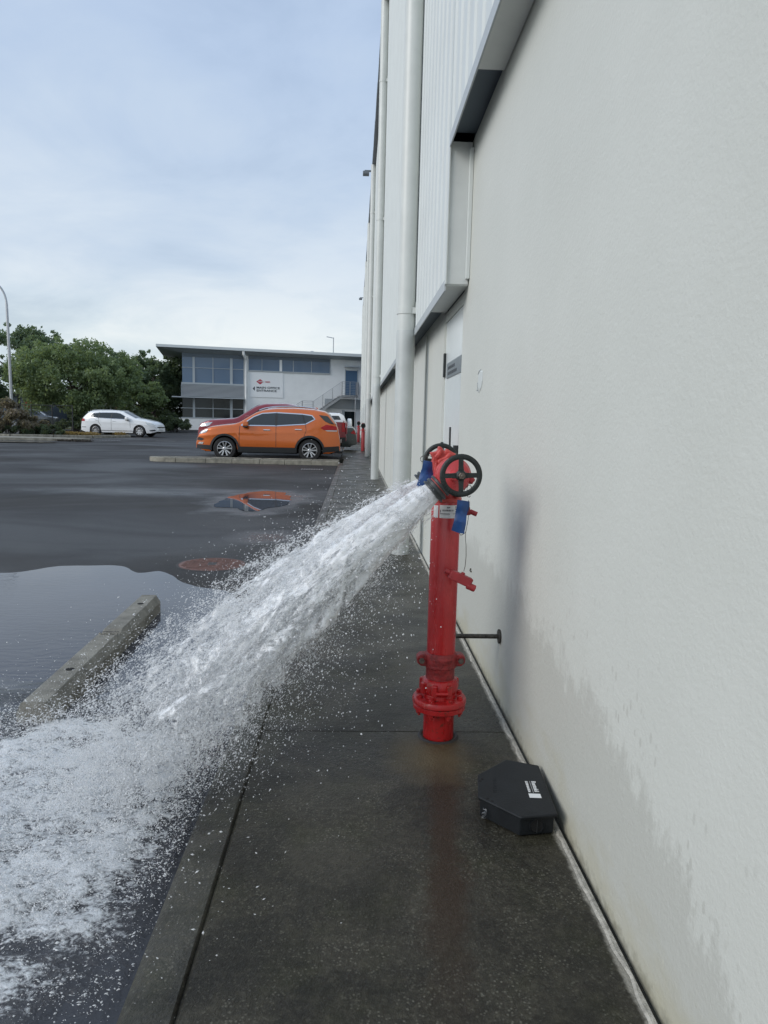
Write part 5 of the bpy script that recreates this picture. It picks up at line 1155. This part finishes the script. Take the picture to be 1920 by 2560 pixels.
def jet_shell(J, f, name, label, seed, parent=None):
    ns, na = 170, 72; b_v = []; uvs = []
    for i in range(ns + 1):
        t = i / ns * .97; c = J.pos(t); tg = Vector(J.tan(t)); sd1 = Vector(J.side); up = sd1.cross(tg); wd = float(J.wid(t)) * f
        for k in range(na):
            a = 2 * math.pi * k / na
            nz_ = mn.fractal(Vector((math.cos(a) * 2.4 + seed, math.sin(a) * 2.4, t * 11)), .8, 2.1, 6) * .36 + mn.noise(Vector((math.cos(a) * 7, math.sin(a) * 7 + seed, t * 26))) * .14
            r = wd * (1 + nz_ * min(1, .25 + t * 1.6)); p = Vector(c) + sd1 * math.cos(a) * r + up * math.sin(a) * r
            b_v.append(tuple(p)); uvs.append((t, a / (2 * math.pi) * .6 + seed * .1))
    fs = []
    for i in range(ns):
        for k in range(na): k2 = (k + 1) % na; fs.append((i * na + k, (i + 1) * na + k, (i + 1) * na + k2, i * na + k2))
    me = bpy.data.meshes.new(name); me.from_pydata(b_v, [], fs); me.materials.append(m_jet); uvl = me.uv_layers.new(name='flow')
    vi = np.zeros(len(me.loops), int); me.loops.foreach_get('vertex_index', vi); U = np.array(uvs)[vi]
    # avoid seam stretch
    U = U.reshape(-1, 4, 2); base = U[:, :, 1]; wrapm = (base.max(1) - base.min(1)) > .3
    base[wrapm] = np.where(base[wrapm] < (seed * .1 + .3), base[wrapm] + .6, base[wrapm]); U[:, :, 1] = base
    uvl.data.foreach_set('uv', U.reshape(-1)); me.polygons.foreach_set('use_smooth', [True] * len(me.polygons)); me.update()
    o = bpy.data.objects.new(name, me); COL.objects.link(o)
    if parent is not None: o.parent = parent; o['kind'] = 'stuff'
    else: setp(o, label, 'water jet', 'water jets')
    return o
ja = jet_shell(J1, .62, 'water_jet', 'white jet gushing from the near outlet of the tall hydrant', 1.0); jet_shell(J1, .86, 'jet_veil', None, 4.0, ja); jet_shell(J1, 1.08, 'jet_veil', None, 7.0, ja)
jb = jet_shell(J2, .60, 'water_jet', 'white jet behind the near one, from the rear outlet under the blue tag', 11.0); jet_shell(J2, .84, 'jet_veil', None, 14.0, jb)

def drops_mesh(name, P, D, Ln, Rd, label=None, parent=None, mat=None, ico=False):
    n = len(P); D = D / (np.linalg.norm(D, axis=1, keepdims=True) + 1e-9); ref = RNG.normal(size=(n, 3)); A = np.cross(D, ref); A /= np.linalg.norm(A, axis=1, keepdims=True); B = np.cross(D, A)
    if ico:
        import itertools
        ph = (1 + 5 ** .5) / 2; base = np.array([(-1, ph, 0), (1, ph, 0), (-1, -ph, 0), (1, -ph, 0), (0, -1, ph), (0, 1, ph), (0, -1, -ph), (0, 1, -ph), (ph, 0, -1), (ph, 0, 1), (-ph, 0, -1), (-ph, 0, 1)]); base /= np.linalg.norm(base[0])
        F = np.array([(0, 11, 5), (0, 5, 1), (0, 1, 7), (0, 7, 10), (0, 10, 11), (1, 5, 9), (5, 11, 4), (11, 10, 2), (10, 7, 6), (7, 1, 8), (3, 9, 4), (3, 4, 2), (3, 2, 6), (3, 6, 8), (3, 8, 9), (4, 9, 5), (2, 4, 11), (6, 2, 10), (8, 6, 7), (9, 8, 1)])
    else:
        base = np.array([(1, 0, 0), (-1, 0, 0), (0, 1, 0), (0, -1, 0), (0, 0, 1), (0, 0, -1.)])
        F = np.array([(0, 2, 4), (0, 4, 3), (0, 3, 5), (0, 5, 2), (1, 4, 2), (1, 3, 4), (1, 5, 3), (1, 2, 5)])
    nv = len(base); j = 1 + .22 * RNG.normal(size=(n, nv, 1)).clip(-1.5, 1.5) if not ico else 1 + .10 * RNG.normal(size=(n, nv, 1))
    V = (P[:, None, :] + j * (D[:, None, :] * base[None, :, 0:1] * (Ln / 2)[:, None, None] + A[:, None, :] * base[None, :, 1:2] * Rd[:, None, None] + B[:, None, :] * base[None, :, 2:3] * Rd[:, None, None])).reshape(-1, 3)
    Fi = (F[None] + (np.arange(n) * nv)[:, None, None]).reshape(-1); nf = n * len(F)
    me = bpy.data.meshes.new(name); me.vertices.add(len(V)); me.vertices.foreach_set('co', V.astype(np.float32).ravel()); me.loops.add(len(Fi)); me.loops.foreach_set('vertex_index', Fi.astype(np.int32))
    me.polygons.add(nf); me.polygons.foreach_set('loop_start', np.arange(nf, dtype=np.int32) * 3); me.polygons.foreach_set('use_smooth', np.ones(nf, bool)); me.materials.append(mat or m_drop); me.update(calc_edges=True)
    o = bpy.data.objects.new(name, me); COL.objects.link(o); o['kind'] = 'stuff'
    if parent is not None: o.parent = parent
    if label: o['label'] = label
    return o
def vnoise(P, sc):
    Q = P * np.asarray(sc); I = np.floor(Q).astype(np.int64); F = Q - I; F = F * F * (3 - 2 * F); out = np.zeros(len(P))
    for dx in (0, 1):
        for dy in (0, 1):
            for dz in (0, 1):
                h = (I[:, 0] + dx) * 374761393 + (I[:, 1] + dy) * 668265263 + (I[:, 2] + dz) * 2147483647 * 3
                h = (h ^ (h >> 13)) * 1274126177; h = ((h ^ (h >> 16)) & 0xffff) / 65535.0
                out += h * np.where(dx, F[:, 0], 1 - F[:, 0]) * np.where(dy, F[:, 1], 1 - F[:, 1]) * np.where(dz, F[:, 2], 1 - F[:, 2])
    return out
def clump(parts_, scs, lo, hi, keepall=None):
    P = parts_[0]; v = sum(vnoise(P + 17.3 * i, sc) for i, sc in enumerate(scs)) / len(scs); pr = np.clip((v - lo) / (hi - lo), 0.03, 1)
    if keepall is not None: pr = np.maximum(pr, keepall)
    m_ = RNG.random(len(P)) < pr; return tuple(a[m_] for a in parts_)
def spray(J, n, fmul, tmin=.02, pw=.75, size=1.0, core=False):
    t = tmin + (1 - tmin) * RNG.random(n) ** pw; c = J.pos(t); tg = J.tan(t); up = np.cross(np.broadcast_to(J.side, tg.shape), tg)
    wd = J.wid(t) * fmul; a = RNG.random(n) * 2 * math.pi
    # filaments: radius and angle follow coherent noise so drops gather into strings
    rr = np.abs(RNG.normal(size=n)) * .62
    ph = RNG.integers(0, 260, n); a = np.where(RNG.random(n) < .55, (ph * 2.399) % (2 * math.pi) + RNG.normal(size=n) * .035, a)
    rf = (.45 + .75 * ((ph * .6180339) % 1)); rr = np.where(RNG.random(n) < .5, rf + RNG.normal(size=n) * .03, rr)
    off = (J.side[None] * np.cos(a)[:, None] + up * np.sin(a)[:, None]); P = c + off * (wd * rr)[:, None]
    P += RNG.normal(size=P.shape) * (.003 + .008 * t[:, None])
    wob = np.stack([vnoise(P + 3.1, 16), vnoise(P + 7.7, 16), vnoise(P + 11.9, 16)], 1) - .5; P += wob * (.02 + .09 * t[:, None]); wob = np.stack([vnoise(P + 31, 45), vnoise(P + 37, 45), vnoise(P + 41, 45)], 1) - .5; P += wob * (.008 + .03 * t[:, None])
    D = tg + off * .12 + RNG.normal(size=(n, 3)) * .12
    s = (.0007 + .0014 * RNG.random(n) ** 4) * size; Ln = s * (2.5 + 7 * RNG.random(n)) * (1.2 - .5 * t)
    return P, D, Ln, s
parts = [clump(spray(J1, 190000, 1.25), (22, 55, 110), .40, .62), clump(spray(J2, 120000, 1.25), (22, 55, 110), .40, .62), clump(spray(J1, 60000, 2.1, .10, size=.85), (30, 80), .45, .7), clump(spray(J2, 22000, 1.8, .12, size=.75), (30, 80), .5, .7)]
P, D, Ln, S_ = [np.concatenate([p[i] for p in parts]) for i in range(4)]
ok = P[:, 2] > -.07; drops_mesh('jet_streaks', P[ok], D[ok], Ln[ok], S_[ok], 'streaks and drops torn off the two water jets')
# round falling drops under and around the jets
n = 6500; J = J1; t = RNG.random(n) ** .8; c = J.pos(t * .9 + .06); P = c + np.stack([RNG.normal(size=n) * .10, RNG.normal(size=n) * .12, -np.abs(RNG.gamma(1.3, .16, n)) - .02], 1)
keep = (P[:, 2] > -.05) & (P[:, 0] < .30); P = P[keep]; n = len(P); D = RNG.normal(size=(n, 3)) * .4 + np.array([-.5, 0, -.8]); rd = .0008 + .0023 * RNG.random(n) ** 3.6
drops_mesh('falling_drops', P, D, rd * 2 * (1 + .5 * RNG.random(n)), rd, 'round drops falling between the jets and the footpath', ico=True)
n = 1300; t = RNG.random(n); c = J2.pos(t * .85 + .1); P = c + np.stack([RNG.normal(size=n) * .10 - .05, RNG.normal(size=n) * .1 + .05, np.abs(RNG.gamma(1.2, .05, n)) + J2.wid(t * .85 + .1) * .8], 1); rd = .0007 + .0016 * RNG.random(n) ** 4
drops_mesh('rising_drops', P, RNG.normal(size=(n, 3)) + np.array([-1, 0, -.5]), rd * 2.4, rd, 'drops thrown above the upper edge of the jets', ico=True)

# churned water on the road where the jets land
xs_ = np.linspace(-2.9, -.42, 190); ysn = np.linspace(1.0, 3.75, 200); b = MB(); foam = []
for y in ysn:
    for x in xs_:
        dxl, dyl = (x + .95) / .75, (y - 2.35) / .62; f = math.exp(-(dxl * dxl + dyl * dyl)); f2 = math.exp(-(((x + 1.5) / .8) ** 2 + ((y - 2.3) / .75) ** 2)); f3 = math.exp(-(((x + 1.15) / .6) ** 2 + ((y - 1.75) / .42) ** 2)); f = min(1, f + .8 * f2 + .55 * f3)
        edge = min(1, max(0, (x + 2.9) / .3)) * min(1, max(0, (-.46 - x) / .22)) * min(1, max(0, (y - 1.0) / .5)) * min(1, max(0, (3.72 - y) / .5))
        nz_ = mn.fractal(Vector((x * 4.5, y * 4.5, 0)), .9, 2.1, 6); n2 = abs(mn.noise(Vector((x * 9, y * 9, 4))))
        h = (.008 + .034 * f) * (.55 + .6 * nz_ + .5 * n2) * edge
        if x > -.52: h = min(h, .0)
        b.v.append((x, y, -.0742 + max(-.0005, h) - .006 * (1 - edge))); foam.append(max(0, min(1, (f * 1.0 + .35 * nz_ + .45 * mn.noise(Vector((x * 3, y * 6, 9)))) * edge)))
nx_ = len(xs_)
for j in range(len(ysn) - 1):
    for i in range(nx_ - 1): q = j * nx_ + i; b.f.append((q, q + 1, q + nx_ + 1, q + nx_))
ro = b.build('splashing_water', m_foam, None, True); at = ro.data.attributes.new('foam', 'FLOAT', 'POINT'); at.data.foreach_set('value', foam); ro['kind'] = 'structure'
# splash crown drops over the churned water
def cloud(n, cx_, cy_, sx, sy, hz_, zmin=-.07, size=1.0, up=.6):
    x = cx_ + RNG.normal(size=n) * sx; y = cy_ + RNG.normal(size=n) * sy; z_ = zmin + RNG.exponential(hz_, n)
    # gather into strings with coherent displacement
    k = RNG.integers(0, 700, n); gx = np.sin(k * 12.9898) * .5; gy = np.cos(k * 78.233) * .5; pull = RNG.random(n) < .15
    x = np.where(pull, cx_ + gx * 3.2 * sx + RNG.normal(size=n) * .03, x); y = np.where(pull, cy_ + gy * 3.2 * sy + RNG.normal(size=n) * .02, y)
    P = np.stack([x, y, z_], 1); D = np.stack([-.8 + RNG.normal(size=n) * .4, -.15 + RNG.normal(size=n) * .4, RNG.normal(size=n) * .5], 1)
    rd = (.0008 + .0028 * RNG.random(n) ** 5) * size; return P, D, rd * (2 + 4 * RNG.random(n)), rd
parts = [cloud(60000, -.98, 2.36, .26, .20, .075, size=.8), cloud(50000, -1.32, 2.25, .36, .30, .045, size=.8), cloud(34000, -1.05, 1.88, .30, .26, .035, size=.7), cloud(14000, -.80, 1.95, .24, .30, .07, size=.8), cloud(9000, -1.36, 2.98, .11, .05, .03, size=.8), cloud(4000, -1.45, 3.0, .22, .10, .03), cloud(15000, -1.15, 1.68, .32, .20, .03, size=.62)]
P, D, Ln, S_ = [np.concatenate([p[i] for p in parts]) for i in range(4)]
P, D, Ln, S_ = clump((P, D, Ln, S_), ((9, 16, 9), (26, 42, 26), (80, 80, 80)), .42, .64)
ok = (P[:, 0] > -3.2) & (P[:, 1] > .95) & ((P[:, 0] < -.5) | (P[:, 2] > .01))
drops_mesh('splash_drops', P[ok], D[ok], Ln[ok], S_[ok], 'fine splash thrown up where the jets hit the yard')
